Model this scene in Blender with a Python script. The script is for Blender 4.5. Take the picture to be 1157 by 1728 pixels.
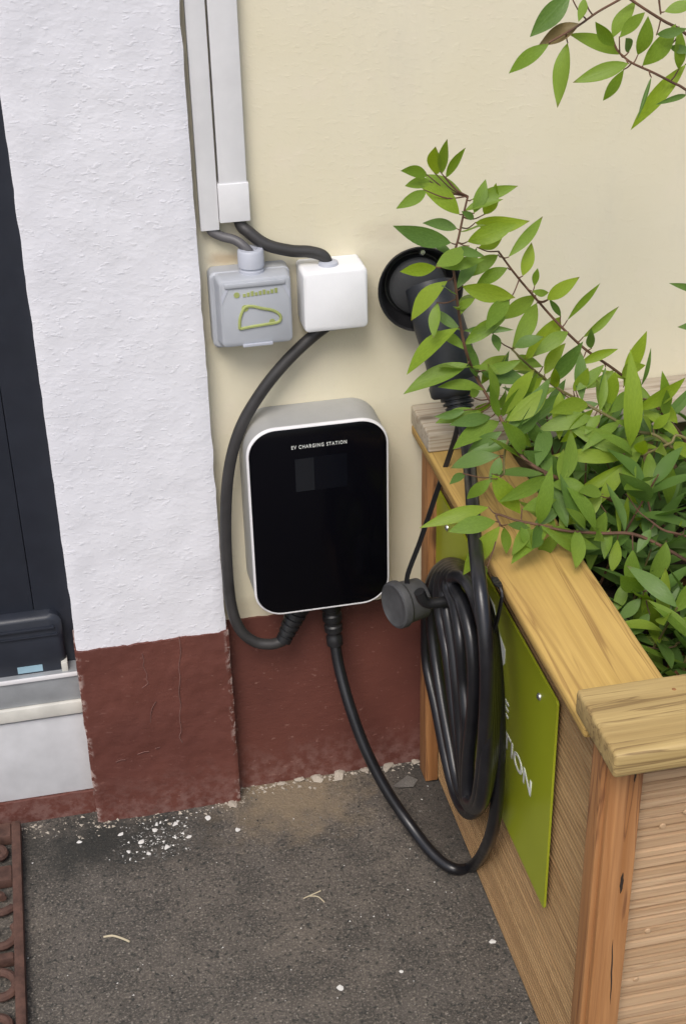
import bpy, bmesh, math, random
from mathutils import Vector, Matrix, noise as mnoise
random.seed(7)
for o in list(bpy.data.objects): bpy.data.objects.remove(o)
scene = bpy.context.scene
COL = scene.collection

# ------------------------------------------------------------------ camera
F_PX, IW, IH = 2461.866, 1157.0, 1728.0
PITCH, YAW, ROLL = math.radians(30.0605), math.radians(11.3286), math.radians(-1.398)
CAM = Vector((-0.4622, -1.6897, 1.4500))
_f = Vector((math.sin(YAW)*math.cos(PITCH), math.cos(YAW)*math.cos(PITCH), -math.sin(PITCH)))
_r = Vector((math.cos(YAW), -math.sin(YAW), 0)); _u = _r.cross(_f)
RIGHT = math.cos(ROLL)*_r + math.sin(ROLL)*_u
UP = -math.sin(ROLL)*_r + math.cos(ROLL)*_u
FWD = _f
cd = bpy.data.cameras.new('camera'); cam = bpy.data.objects.new('camera', cd); COL.objects.link(cam)
cam.matrix_world = Matrix(((RIGHT.x, UP.x, -FWD.x, CAM.x), (RIGHT.y, UP.y, -FWD.y, CAM.y),
                           (RIGHT.z, UP.z, -FWD.z, CAM.z), (0, 0, 0, 1)))
cd.sensor_fit = 'VERTICAL'; cd.sensor_height = 36.0; cd.lens = F_PX*36.0/IH
cd.clip_start = 0.02; cd.clip_end = 500
scene.camera = cam

# ------------------------------------------------------------------ sky, sun, exposure
SUN_EL, SUN_AZ = math.radians(52), math.radians(205)      # azimuth clockwise from +Y
w = bpy.data.worlds.new('World'); scene.world = w; w.use_nodes = True
nt = w.node_tree; nt.nodes.clear()
sky = nt.nodes.new('ShaderNodeTexSky'); sky.sky_type = 'NISHITA'; sky.sun_disc = False
sky.sun_elevation = SUN_EL; sky.sun_rotation = SUN_AZ
sky.air_density = 1.0; sky.dust_density = 3.5; sky.ozone_density = 1.0
bg = nt.nodes.new('ShaderNodeBackground'); bg.inputs[1].default_value = 0.115
out = nt.nodes.new('ShaderNodeOutputWorld')
nt.links.new(sky.outputs[0], bg.inputs[0]); nt.links.new(bg.outputs[0], out.inputs[0])
sd = bpy.data.lights.new('sun', 'SUN'); sd.energy = 1.5; sd.angle = math.radians(26); sd.color = (1.0, 0.975, 0.94)
sun = bpy.data.objects.new('sun', sd); COL.objects.link(sun)
sdir = Vector((math.sin(SUN_AZ)*math.cos(SUN_EL), math.cos(SUN_AZ)*math.cos(SUN_EL), math.sin(SUN_EL)))
sun.rotation_euler = sdir.to_track_quat('Z', 'Y').to_euler()
scene.view_settings.view_transform = 'Standard'; scene.view_settings.look = 'None'
scene.view_settings.exposure = 0.50; scene.view_settings.gamma = 1.0
scene.view_settings.use_curve_mapping = False
scene.render.engine = 'CYCLES'

# ------------------------------------------------------------------ helpers
def ray(px, py):
    return FWD + RIGHT*((px-IW/2)/F_PX) - UP*((py-IH/2)/F_PX)
def at(px, py, Y):                       # point at distance Y (metres in front of the wall)
    d = ray(px, py); return CAM + d*((Y-CAM.y)/d.y)
def atx(px, py, X):
    d = ray(px, py); return CAM + d*((X-CAM.x)/d.x)

def link(o, parent=None):
    COL.objects.link(o)
    if parent is not None:
        o.parent = parent
        if parent.parent is None: o.matrix_parent_inverse = Matrix.Translation(parent.location).inverted()
        else: o.matrix_parent_inverse = Matrix.Translation(parent.parent.location).inverted() if parent.type == 'EMPTY' else Matrix.Identity(4)
    return o
def mesh(name, verts, faces, m, parent=None, smooth=False):
    me = bpy.data.meshes.new(name); me.from_pydata([tuple(v) for v in verts], [], faces); me.update()
    me.materials.append(m)
    if smooth:
        me.polygons.foreach_set('use_smooth', [True]*len(me.polygons))
    return link(bpy.data.objects.new(name, me), parent)
def frombm(name, bm, m, parent=None, smooth=False):
    bmesh.ops.recalc_face_normals(bm, faces=bm.faces)
    me = bpy.data.meshes.new(name); bm.to_mesh(me); bm.free()
    me.materials.append(m)
    if smooth:
        me.polygons.foreach_set('use_smooth', [True]*len(me.polygons))
        try: me.set_sharp_from_angle(angle=math.radians(38))
        except Exception: pass
    return link(bpy.data.objects.new(name, me), parent)
def thing(name, label, cat, loc, group=None):
    o = bpy.data.objects.new(name, None); COL.objects.link(o); o.location = loc
    o.empty_display_size = 0.05
    tag(o, label, cat, group); return o
def tag(o, label=None, cat=None, group=None, kind=None):
    if label: o['label'] = label
    if cat: o['category'] = cat
    if group: o['group'] = group
    if kind: o['kind'] = kind
    return o
def box(name, lo, hi, m, parent=None, bev=0.0, seg=2, smooth=True):
    bm = bmesh.new(); bmesh.ops.create_cube(bm, size=1)
    for v in bm.verts:
        v.co = Vector((lo[i] + (v.co[i]+0.5)*(hi[i]-lo[i]) for i in range(3)))
    if bev > 0: bmesh.ops.bevel(bm, geom=list(bm.edges), offset=bev, segments=seg, profile=0.6, affect='EDGES')
    return frombm(name, bm, m, parent, smooth and bev > 0)
def catmull(pts, n=8, closed=False):
    P = [Vector(p) for p in pts]; out = []
    N = len(P); rng = N if closed else N-1
    for i in range(rng):
        if closed: a, b, c, d = P[(i-1) % N], P[i], P[(i+1) % N], P[(i+2) % N]
        else:
            a = P[i-1] if i > 0 else P[0]*2-P[1]; b = P[i]; c = P[i+1]; d = P[i+2] if i+2 < N else P[-1]*2-P[-2]
        for k in range(n):
            t = k/n
            out.append(0.5*((2*b)+(c-a)*t+(2*a-5*b+4*c-d)*t*t+(3*b-a-3*c+d)*t**3))
    if not closed: out.append(P[-1].copy())
    return out
def tube_bm(bm, pts, rad, sides=12, cap=True):
    n = len(pts); rings = []
    T = [(pts[min(i+1, n-1)]-pts[max(i-1, 0)]).normalized() for i in range(n)]
    ref = Vector((0, 0, 1)) if abs(T[0].z) < 0.9 else Vector((1, 0, 0))
    N = (ref - T[0]*ref.dot(T[0])).normalized()
    for i in range(n):
        N = (N - T[i]*N.dot(T[i])).normalized(); B = T[i].cross(N)
        r = rad(i/(n-1)) if callable(rad) else rad
        rings.append([bm.verts.new(pts[i] + (N*math.cos(2*math.pi*k/sides)+B*math.sin(2*math.pi*k/sides))*r) for k in range(sides)])
    for i in range(n-1):
        for k in range(sides):
            bm.faces.new((rings[i][k], rings[i][(k+1) % sides], rings[i+1][(k+1) % sides], rings[i+1][k]))
    if cap:
        bm.faces.new(rings[0]); bm.faces.new(rings[-1])
def tube(name, pts, rad, m, parent=None, sides=12, n=8, spline=True):
    bm = bmesh.new(); tube_bm(bm, catmull(pts, n) if spline else [Vector(p) for p in pts], rad, sides)
    return frombm(name, bm, m, parent, True)
def lathe(name, profile, origin, axis, m, parent=None, sides=40, smooth=True, sx=1.0):
    """profile: list of (radius, distance along axis)"""
    axis = Vector(axis).normalized(); ref = Vector((0, 0, 1)) if abs(axis.z) < 0.95 else Vector((1, 0, 0))
    U = (ref-axis*ref.dot(axis)).normalized(); V = axis.cross(U); origin = Vector(origin)
    bm = bmesh.new(); rings = []
    for r, d in profile:
        if r < 1e-6: rings.append([bm.verts.new(origin+axis*d)])
        else: rings.append([bm.verts.new(origin+axis*d+(U*math.cos(2*math.pi*k/sides)+V*sx*math.sin(2*math.pi*k/sides))*r) for k in range(sides)])
    for a, b in zip(rings, rings[1:]):
        for k in range(sides):
            k2 = (k+1) % sides
            if len(a) == 1 and len(b) == 1: continue
            if len(a) == 1: bm.faces.new((a[0], b[k2], b[k]))
            elif len(b) == 1: bm.faces.new((a[k], a[k2], b[0]))
            else: bm.faces.new((a[k], a[k2], b[k2], b[k]))
    return frombm(name, bm, m, parent, smooth)
def rrect(cx, cz, hw, hh, r, n=10):
    P = []
    for qx, qz, a0 in ((1, 1, 0), (-1, 1, 90), (-1, -1, 180), (1, -1, 270)):
        for k in range(n+1):
            a = math.radians(a0+90*k/n)
            P.append((cx+qx*(hw-r)+r*math.cos(a), cz+qz*(hh-r)+r*math.sin(a)))
    return P
def loft_y(name, sections, m, parent=None, cap_front=True, cap_back=True):
    """sections: (y, outline of (x,z))"""
    bm = bmesh.new(); rings = [[bm.verts.new((x, y, z)) for x, z in o] for y, o in sections]
    for a, b in zip(rings, rings[1:]):
        for k in range(len(a)):
            k2 = (k+1) % len(a); bm.faces.new((a[k], a[k2], b[k2], b[k]))
    if cap_back: bm.faces.new(rings[0])
    if cap_front: bm.faces.new(rings[-1])
    return frombm(name, bm, m, parent, True)
def text(name, body, size, mat4, m, parent=None, width=None, extrude=0.0003, bold=0.0, space=1.0):
    c = bpy.data.curves.new(name, 'FONT'); c.body = body; c.size = size; c.extrude = extrude; c.offset = bold
    c.align_x = 'LEFT'; c.align_y = 'BOTTOM_BASELINE'; c.space_character = space
    t = bpy.data.objects.new(name, c); COL.objects.link(t)
    bpy.context.view_layer.update()
    me = bpy.data.meshes.new_from_object(t.evaluated_get(bpy.context.evaluated_depsgraph_get()))
    bpy.data.objects.remove(t)
    if width:
        xs = [v.co.x for v in me.vertices]; x0, x1 = min(xs), max(xs); s = width/(x1-x0)
        for v in me.vertices: v.co.x = (v.co.x-x0)*s
    me.transform(mat4); me.materials.clear(); me.materials.append(m)
    return link(bpy.data.objects.new(name, me), parent)

# ------------------------------------------------------------------ materials
class NM:
    def __init__(s, name):
        s.m = bpy.data.materials.new(name); s.m.use_nodes = True; s.t = s.m.node_tree
        s.b = s.t.nodes['Principled BSDF']
        s.tc = s.t.nodes.new('ShaderNodeTexCoord')
        s.co = s.tc.outputs['Object']
    def n(s, typ, **kw):
        x = s.t.nodes.new(typ)
        for k, v in kw.items(): setattr(x, k, v)
        return x
    def l(s, a, b): s.t.links.new(a, b)
    def mapping(s, scale=(1, 1, 1), loc=(0, 0, 0), src=None, rand=False):
        src = src or s.co
        if rand:
            oi = s.n('ShaderNodeObjectInfo'); va = s.n('ShaderNodeVectorMath', operation='MULTIPLY_ADD')
            va.inputs[0].default_value = (0, 0, 0); cmb = s.n('ShaderNodeCombineXYZ')
            for i in range(3): s.l(oi.outputs['Random'], cmb.inputs[i])
            s.l(cmb.outputs[0], va.inputs[0]); va.inputs[1].default_value = (7.3, 5.1, 9.7); s.l(src, va.inputs[2]); src = va.outputs[0]
        m = s.n('ShaderNodeMapping'); m.inputs['Scale'].default_value = scale; m.inputs['Location'].default_value = loc
        s.l(src, m.inputs['Vector']); return m.outputs[0]
    def noise(s, scale, detail=4, rough=0.55, vec=None, dist=0.0):
        x = s.n('ShaderNodeTexNoise'); x.inputs['Scale'].default_value = scale; x.inputs['Detail'].default_value = detail
        x.inputs['Roughness'].default_value = rough; x.inputs['Distortion'].default_value = dist
        s.l(vec or s.co, x.inputs['Vector']); return x.outputs['Fac']
    def voro(s, scale, vec=None, out='Distance', feature='F1'):
        x = s.n('ShaderNodeTexVoronoi', feature=feature); x.inputs['Scale'].default_value = scale
        s.l(vec or s.co, x.inputs['Vector']); return x.outputs[out]
    def ramp(s, fac, stops):
        r = s.n('ShaderNodeValToRGB'); e = r.color_ramp.elements
        while len(e) < len(stops): e.new(0.5)
        for i, (p, c) in enumerate(stops):
            e[i].position = p; e[i].color = (c, c, c, 1) if isinstance(c, (int, float)) else (*c, 1)
        s.l(fac, r.inputs['Fac']); return r.outputs['Color']
    def mix(s, fac, a, b, mode='MIX'):
        x = s.n('ShaderNodeMix', data_type='RGBA', blend_type=mode)
        for sock, v in ((x.inputs[0], fac), (x.inputs[6], a), (x.inputs[7], b)):
            if hasattr(v, 'is_linked'): s.l(v, sock)
            elif isinstance(v, (int, float)): sock.default_value = v
            else: sock.default_value = (*v, 1)
        return x.outputs[2]
    def math(s, op, a, b=0.0, clamp=False):
        x = s.n('ShaderNodeMath', operation=op); x.use_clamp = clamp
        for sock, v in ((x.inputs[0], a), (x.inputs[1], b)):
            if hasattr(v, 'is_linked'): s.l(v, sock)
            else: sock.default_value = v
        return x.outputs[0]
    def bump(s, h, strength=0.5, dist=0.002, prev=None):
        x = s.n('ShaderNodeBump'); x.inputs['Strength'].default_value = strength; x.inputs['Distance'].default_value = dist
        s.l(h, x.inputs['Height'])
        if prev: s.l(prev, x.inputs['Normal'])
        s.l(x.outputs[0], s.b.inputs['Normal']); return x.outputs[0]
    def col(s, c):
        if hasattr(c, 'is_linked'): s.l(c, s.b.inputs['Base Color'])
        else: s.b.inputs['Base Color'].default_value = (*c, 1)
    def rough(s, r):
        if hasattr(r, 'is_linked'): s.l(r, s.b.inputs['Roughness'])
        else: s.b.inputs['Roughness'].default_value = r
M = {}
def plastic(key, c, rough=0.5, var=0.12, bumps=0.08, spec=0.5, metal=0.0):
    k = NM(key); n = k.noise(28, 5)
    d = tuple(max(0, x*(1-var*2)) for x in c)
    k.col(k.mix(k.ramp(n, [(0.3, 0), (0.75, 1)]), d, c))
    k.rough(k.math('MULTIPLY_ADD', k.noise(60, 4), 0.25)); 
    mm = [x for x in k.t.nodes if x.type == 'MATH'][-1]; mm.inputs[2].default_value = rough-0.12
    k.b.inputs['Specular IOR Level'].default_value = spec; k.b.inputs['Metallic'].default_value = metal
    if bumps: k.bump(k.noise(420, 3), bumps, 0.0008)
    M[key] = k.m; return k
plastic('pvc_white', (0.74, 0.74, 0.75), 0.42, 0.05)
plastic('box_white', (0.76, 0.765, 0.78), 0.4, 0.04)
plastic('box_grey', (0.40, 0.42, 0.455), 0.45, 0.06)
plastic('gland_grey', (0.44, 0.46, 0.52), 0.45, 0.05)
plastic('housing', (0.37, 0.37, 0.36), 0.48, 0.06)
plastic('bezel', (0.74, 0.73, 0.74), 0.35, 0.03)
plastic('rubber', (0.016, 0.016, 0.018), 0.42, 0.25, 0.15)
plastic('cable_black', (0.013, 0.013, 0.016), 0.33, 0.25, 0.12)
plastic('cable_grey', (0.040, 0.038, 0.038), 0.5, 0.2, 0.1)
plastic('cable_thin', (0.13, 0.125, 0.13), 0.5, 0.2, 0.1)
plastic('handle', (0.020, 0.022, 0.027), 0.5, 0.2, 0.25)
plastic('dust', (0.085, 0.086, 0.090), 0.62, 0.3, 0.3)
plastic('cup_inner', (0.035, 0.037, 0.040), 0.6, 0.2, 0.3)
plastic('door_dark', (0.022, 0.026, 0.037), 0.38, 0.1, 0.05)
plastic('aluminium', (0.42, 0.44, 0.46), 0.42, 0.12, 0.1, 0.5, 0.35)
plastic('screw', (0.75, 0.76, 0.72), 0.25, 0.1, 0.0, 0.5, 0.9)
plastic('print_white', (0.78, 0.80, 0.76), 0.5, 0.03, 0)
plastic('print_lime', (0.38, 0.43, 0.15), 0.5, 0.15, 0)
plastic('sticker', (0.30, 0.46, 0.55), 0.4, 0.1, 0)
k = NM('glass_black'); k.col((0.0025, 0.0025, 0.004)); k.rough(0.16); k.b.inputs['Specular IOR Level'].default_value = 0.12; M['glass_black'] = k.m
k = NM('screen'); k.col((0.0035, 0.004, 0.0065)); k.rough(0.2); k.b.inputs['Specular IOR Level'].default_value = 0.2; M['screen'] = k.m
k = NM('screen_lit'); k.col((0.012, 0.013, 0.016)); k.rough(0.3); k.b.inputs['Specular IOR Level'].default_value = 0.2; M['screen_lit'] = k.m

# white roughcast pilaster
k = NM('roughcast_white')
v = k.mapping((1, 1, 1.35))
n1 = k.noise(85, 3, 0.5, v); n2 = k.noise(150, 3, 0.6, v); n3 = k.noise(5, 4)
pit = k.ramp(k.noise(95, 2, 0.5, k.mapping((1, 1, 1.7), (3, 1, 2))), [(0.60, 0), (0.72, 1)])
base = k.mix(k.ramp(n3, [(0.35, 0), (0.7, 1)]), (0.655, 0.655, 0.695), (0.70, 0.70, 0.735))
base = k.mix(k.ramp(k.noise(130, 2, 0.5, k.mapping((1, 1, 1), (9, 2, 4))), [(0.73, 0), (0.8, 0.35)]), base, (0.45, 0.44, 0.42))
k.col(base); k.rough(0.8)
h = k.math('ADD', k.math('MULTIPLY', k.ramp(n1, [(0.45, 0), (0.72, 1)]), 0.6), k.math('MULTIPLY', n2, 0.3))
h = k.math('ADD', h, k.math('MULTIPLY', pit, 0.9))
k.bump(h, 0.26, 0.0018); M['roughcast'] = k.m
# cream render
k = NM('render_cream')
v = k.mapping((1, 1, 1.5)); n1 = k.noise(95, 5, 0.65, v); n2 = k.noise(210, 3, 0.6); n3 = k.noise(3.2, 5, 0.6)
base = k.mix(k.ramp(n3, [(0.3, 0), (0.72, 1)]), (0.655, 0.60, 0.435), (0.69, 0.64, 0.495))
base = k.mix(k.ramp(k.noise(14, 4, 0.6), [(0.52, 0), (0.75, 0.5)]), base, (0.70, 0.625, 0.50))
base = k.mix(k.ramp(k.noise(4.5, 5, 0.7, k.mapping((2.2, 1, 0.7), (2, 0, 6))), [(0.52, 0), (0.78, 0.45)]), base, (0.57, 0.535, 0.43))
base = k.mix(k.ramp(k.noise(70, 4, 0.7, k.mapping((1, 1, 1), (8, 8, 1))), [(0.70, 0), (0.76, 0.35)]), base, (0.42, 0.38, 0.30))
def stain(cx, cz, rx, rz):
    mp = k.n('ShaderNodeMapping'); mp.inputs['Location'].default_value = (-cx/rx, 0, -cz/rz); mp.inputs['Scale'].default_value = (1/rx, 0, 1/rz)
    k.l(k.co, mp.inputs['Vector']); ln = k.n('ShaderNodeVectorMath', operation='LENGTH'); k.l(mp.outputs[0], ln.inputs[0])
    return k.ramp(k.math('ADD', ln.outputs['Value'], k.math('MULTIPLY', k.math('SUBTRACT', k.noise(45, 4, 0.6), 0.5), 1.2)), [(0.3, 1), (1.0, 0)])
base = k.mix(k.math('MULTIPLY', stain(-0.262, 0.829, 0.028, 0.012), 0.6), base, (0.36, 0.25, 0.14))
base = k.mix(k.math('MULTIPLY', stain(-0.06, 0.845, 0.045, 0.020), 0.25), base, (0.42, 0.34, 0.26))
base = k.mix(k.math('MULTIPLY', stain(-0.24, 0.315, 0.10, 0.03), 0.35), base, (0.42, 0.35, 0.24))
k.col(base); k.rough(0.85)
h = k.math('ADD', k.ramp(n1, [(0.52, 0), (0.78, 1)]), k.math('MULTIPLY', n2, 0.4))
k.bump(h, 0.22, 0.0014); M['cream'] = k.m
# oxblood plinth paint
k = NM('plinth_paint')
n3 = k.noise(9, 5, 0.6)
base = k.mix(k.ramp(n3, [(0.3, 0), (0.7, 1)]), (0.096, 0.029, 0.021), (0.130, 0.041, 0.029))
sep = k.n('ShaderNodeSeparateXYZ'); k.l(k.co, sep.inputs[0])
low = k.ramp(k.math('ADD', sep.outputs[2], k.math('MULTIPLY', k.noise(24, 4), 0.09)), [(0.05, 1), (0.13, 0)])
base = k.mix(k.math('MULTIPLY', low, k.ramp(k.noise(70, 4, 0.7), [(0.42, 0), (0.62, 0.75)])), base, (0.20, 0.11, 0.095))
chip = k.ramp(k.noise(95, 3, 0.6, k.mapping((1, 1, 1.6), (5, 0, 3))), [(0.665, 0), (0.71, 0.6)])
base = k.mix(chip, base, (0.24, 0.125, 0.10))
base = k.mix(k.ramp(k.noise(170, 3, 0.6, k.mapping((0.35, 1, 1.4), (2, 0, 8))), [(0.66, 0), (0.72, 0.5)]), base, (0.19, 0.085, 0.068))
ex = k.ramp(k.math('MULTIPLY', k.math('ABSOLUTE', k.math('ADD', sep.outputs[0], 0.3995)), 5.0), [(0.485, 0), (0.52, 1), (0.535, 1), (0.54, 0)])
base = k.mix(k.math('MULTIPLY', ex, k.ramp(k.noise(75, 4, 0.7, k.mapping((1, 1, 0.8), (1, 4, 2))), [(0.50, 0), (0.57, 0.8)])), base, (0.40, 0.31, 0.28))
k.col(base); k.rough(0.62)
k.bump(k.math('ADD', k.noise(55, 4, 0.6, k.mapping((1, 1, 2))), k.math('MULTIPLY', k.noise(260, 3), 0.4)), 0.4, 0.002)
M['plinth'] = k.m
plastic('crack_pink', (0.22, 0.105, 0.088), 0.8, 0.25)
plastic('step_white', (0.60, 0.605, 0.625), 0.5, 0.08)
plastic('step_cream', (0.66, 0.645, 0.59), 0.6, 0.12)
plastic('dirt_joint', (0.18, 0.15, 0.12), 0.9, 0.3)
# worn concrete
k = NM('concrete')
n1 = k.noise(2.6, 6, 0.65); n2 = k.noise(300, 4, 0.7); n3 = k.noise(17, 6, 0.7); n4 = k.noise(150, 3, 0.6, k.mapping((1, 1, 1), (3, 7, 1)))
base = k.mix(k.ramp(n1, [(0.36, 0), (0.64, 1)]), (0.084, 0.075, 0.066), (0.122, 0.103, 0.084))
base = k.mix(k.ramp(n3, [(0.42, 0.0), (0.60, 0.9)]), base, (0.052, 0.047, 0.041))
base = k.mix(k.ramp(n2, [(0.50, 0), (0.64, 0.85)]), base, (0.215, 0.188, 0.155))
base = k.mix(k.ramp(n4, [(0.34, 0.9), (0.46, 0)]), base, (0.022, 0.024, 0.022))
gr = k.n('ShaderNodeTexVoronoi'); gr.inputs['Scale'].default_value = 260; k.l(k.co, gr.inputs['Vector'])
gv = k.n('ShaderNodeSeparateXYZ'); k.l(gr.outputs['Color'], gv.inputs[0])
near = k.ramp(gr.outputs['Distance'], [(0.30, 1), (0.42, 0)])
base = k.mix(k.math('MULTIPLY', near, k.ramp(gv.outputs[1], [(0.90, 0), (0.92, 0.6)])), base, (0.30, 0.27, 0.23))
# sandy patch at the foot of the wall, dark mossy patch by the pier
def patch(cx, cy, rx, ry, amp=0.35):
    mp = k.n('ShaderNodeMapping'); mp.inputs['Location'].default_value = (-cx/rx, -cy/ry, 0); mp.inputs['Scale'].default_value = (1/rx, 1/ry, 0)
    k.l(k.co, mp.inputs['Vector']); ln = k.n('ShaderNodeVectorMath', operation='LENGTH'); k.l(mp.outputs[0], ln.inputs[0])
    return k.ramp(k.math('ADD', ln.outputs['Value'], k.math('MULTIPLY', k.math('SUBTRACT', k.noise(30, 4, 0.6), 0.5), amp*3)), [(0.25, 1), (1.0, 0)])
base = k.mix(k.math('MULTIPLY', patch(-0.22, -0.035, 0.14, 0.12, 0.5), 0.75), base, (0.235, 0.180, 0.115))
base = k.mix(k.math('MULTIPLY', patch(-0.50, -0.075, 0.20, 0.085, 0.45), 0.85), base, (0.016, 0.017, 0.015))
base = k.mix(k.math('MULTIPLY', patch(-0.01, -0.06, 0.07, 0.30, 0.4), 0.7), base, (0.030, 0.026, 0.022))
spl = k.math('MULTIPLY', patch(-0.42, -0.085, 0.07, 0.05, 0.3), k.ramp(k.noise(190, 4, 0.7), [(0.58, 0), (0.63, 0.9)]))
base = k.mix(spl, base, (0.42, 0.42, 0.40))
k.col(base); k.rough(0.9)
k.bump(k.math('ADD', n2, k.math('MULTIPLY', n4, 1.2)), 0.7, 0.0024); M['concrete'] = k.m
# timber
def timber(key, axis, c1, c2, dark, ring=38, bump=0.35, rough=0.62, blot=None, streak=0.8):
    k = NM(key); s = [1, 1, 1]; s[axis] = 0.05
    v = k.mapping(tuple(s), rand=True)
    n1 = k.noise(ring, 5, 0.6, v, 1.2); s2 = list(s); s2[axis] = 0.02
    n2 = k.noise(190, 4, 0.7, k.mapping(tuple(s2), rand=True))
    base = k.mix(k.ramp(n1, [(0.34, 0), (0.62, 1)]), c1, c2)
    base = k.mix(k.ramp(k.noise(ring*1.3, 3, 0.5, k.mapping(tuple(s), (4, 2, 7), rand=True), 1.5), [(0.53, 0), (0.58, streak), (0.63, 0)]), base, dark)
    base = k.mix(k.ramp(n2, [(0.3, 0.35), (0.6, 0)]), base, dark)
    vk = k.mapping(tuple(0.45 if i == axis else 1.0 for i in range(3)), (1, 5, 3), rand=True)
    kn = k.ramp(k.voro(9, vk), [(0.05, 1), (0.11, 0)])
    base = k.mix(k.math('MULTIPLY', kn, 0.75), base, tuple(x*0.45 for x in dark))
    if blot: base = k.mix(k.ramp(k.noise(7, 4), [(0.5, 0), (0.72, 0.6)]), base, blot)
    oi = k.n('ShaderNodeObjectInfo'); hv = k.n('ShaderNodeHueSaturation'); k.l(base, hv.inputs['Color'])
    k.l(k.math('MULTIPLY_ADD', oi.outputs['Random'], 0.22), hv.inputs['Value'])
    [x for x in k.t.nodes if x.type == 'MATH'][-1].inputs[2].default_value = 0.89
    k.col(hv.outputs[0]); k.rough(rough)
    k.bump(k.math('ADD', n1, k.math('MULTIPLY', n2, 0.7)), bump, 0.0016); M[key] = k.m
CAPC = ((0.40, 0.255, 0.070), (0.49, 0.325, 0.098), (0.22, 0.120, 0.034))
plastic('check', (0.050, 0.028, 0.016), 0.9, 0.3)
timber('cap_y', 1, *CAPC, ring=30, blot=(0.33, 0.20, 0.065)); timber('cap_x', 0, (0.37, 0.255, 0.098), (0.49, 0.355, 0.148), (0.16, 0.095, 0.036), ring=46)
timber('cap_grey_x', 0, (0.40, 0.35, 0.27), (0.47, 0.41, 0.33), (0.24, 0.18, 0.12), ring=36)
timber('deck_y', 1, (0.33, 0.200, 0.090), (0.41, 0.262, 0.125), (0.15, 0.080, 0.034), ring=40, bump=0.3, streak=0.45)
timber('deck_x', 0, (0.46, 0.298, 0.165), (0.57, 0.395, 0.238), (0.23, 0.125, 0.062), ring=44, bump=0.3, streak=0.35)
timber('post_z', 2, (0.29, 0.125, 0.040), (0.40, 0.195, 0.075), (0.13, 0.05, 0.02), ring=42, bump=0.45)
# green sheet, soil, iron, crumbs
k = NM('sign_green'); k.col(k.mix(k.ramp(k.noise(6, 4), [(0.3, 0), (0.7, 1)]), (0.285, 0.325, 0.016), (0.325, 0.365, 0.022))); k.rough(0.32)
k.b.inputs['Specular IOR Level'].default_value = 0.35; M['sign'] = k.m
k = NM('soil'); k.col(k.mix(k.ramp(k.noise(30, 5, 0.7), [(0.35, 0), (0.7, 1)]), (0.010, 0.007, 0.005), (0.055, 0.034, 0.02))); k.rough(0.95); k.bump(k.noise(60, 5, 0.7), 1, 0.01); M['soil'] = k.m
k = NM('rusty_iron'); k.col(k.mix(k.ramp(k.noise(40, 5, 0.7), [(0.35, 0), (0.68, 1)]), (0.052, 0.024, 0.017), (0.120, 0.060, 0.043))); k.rough(0.8); k.bump(k.noise(160, 4, 0.7), 0.5, 0.0015); M['iron'] = k.m
plastic('crumb', (0.52, 0.46, 0.38), 0.9, 0.25, 0.5); plastic('flake_white', (0.72, 0.71, 0.68), 0.8, 0.1, 0.3)
plastic('grit_grey', (0.20, 0.185, 0.165), 0.9, 0.3, 0.3); plastic('grit_dark', (0.028, 0.026, 0.024), 0.9, 0.3, 0.3)
plastic('straw', (0.55, 0.48, 0.33), 0.8, 0.1, 0)
def leafmat(key, c1, c2, trans=0.35, rough=0.42):
    k = NM(key); oi = k.n('ShaderNodeObjectInfo')
    base = k.mix(oi.outputs['Random'], c1, c2)
    base = k.mix(k.ramp(k.noise(9, 3, 0.5, k.mapping((2, 2, 2), rand=True)), [(0.4, 0), (0.75, 0.35)]), base, tuple(min(1, x*1.35) for x in c2))
    sx = k.n('ShaderNodeSeparateXYZ'); k.l(k.co, sx.inputs[0])
    tipb = k.math('MULTIPLY', k.ramp(sx.outputs[1], [(0.90, 0), (0.99, 1)]), k.ramp(oi.outputs['Random'], [(0.55, 0), (0.75, 0.8)]))
    base = k.mix(tipb, base, (0.13, 0.085, 0.03))
    spots = k.ramp(k.noise(26, 3, 0.6, k.mapping((0.5, 1, 1), rand=True)), [(0.70, 0), (0.74, 0.6)])
    base = k.mix(k.math('MULTIPLY', spots, k.ramp(oi.outputs['Random'], [(0.3, 0), (0.6, 1)])), base, (0.12, 0.09, 0.03))
    k.col(base); k.rough(rough); k.b.inputs['Specular IOR Level'].default_value = 0.3
    rib = k.ramp(k.math('ABSOLUTE', sx.outputs[0]), [(0.0, 1), (0.05, 0)])
    k.bump(k.math('ADD', rib, k.math('MULTIPLY', k.noise(9, 2, 0.5, k.mapping((2, 0.8, 1), rand=True)), 0.6)), 0.12, 0.02)
    tr = k.n('ShaderNodeBsdfTranslucent'); ms = k.n('ShaderNodeMixShader'); ms.inputs[0].default_value = trans
    hs = k.n('ShaderNodeHueSaturation'); hs.inputs['Saturation'].default_value = 1.15; hs.inputs['Value'].default_value = 1.5; k.l(base, hs.inputs['Color']); k.l(hs.outputs[0], tr.inputs['Color'])
    k.l(k.b.outputs[0], ms.inputs[1]); k.l(tr.outputs[0], ms.inputs[2])
    k.l(ms.outputs[0], k.t.nodes['Material Output'].inputs['Surface']); M[key] = k.m
leafmat('leaf_fresh', (0.195, 0.290, 0.026), (0.240, 0.330, 0.042), 0.4, 0.45)
leafmat('leaf_mid', (0.140, 0.230, 0.028), (0.185, 0.275, 0.044), 0.38, 0.45)
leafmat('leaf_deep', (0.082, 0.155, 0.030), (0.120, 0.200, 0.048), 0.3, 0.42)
leafmat('leaf_brown', (0.12, 0.095, 0.035), (0.16, 0.12, 0.05), 0.25)
leafmat('leaf_dead', (0.13, 0.055, 0.025), (0.20, 0.09, 0.04), 0.1, 0.7)
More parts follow.
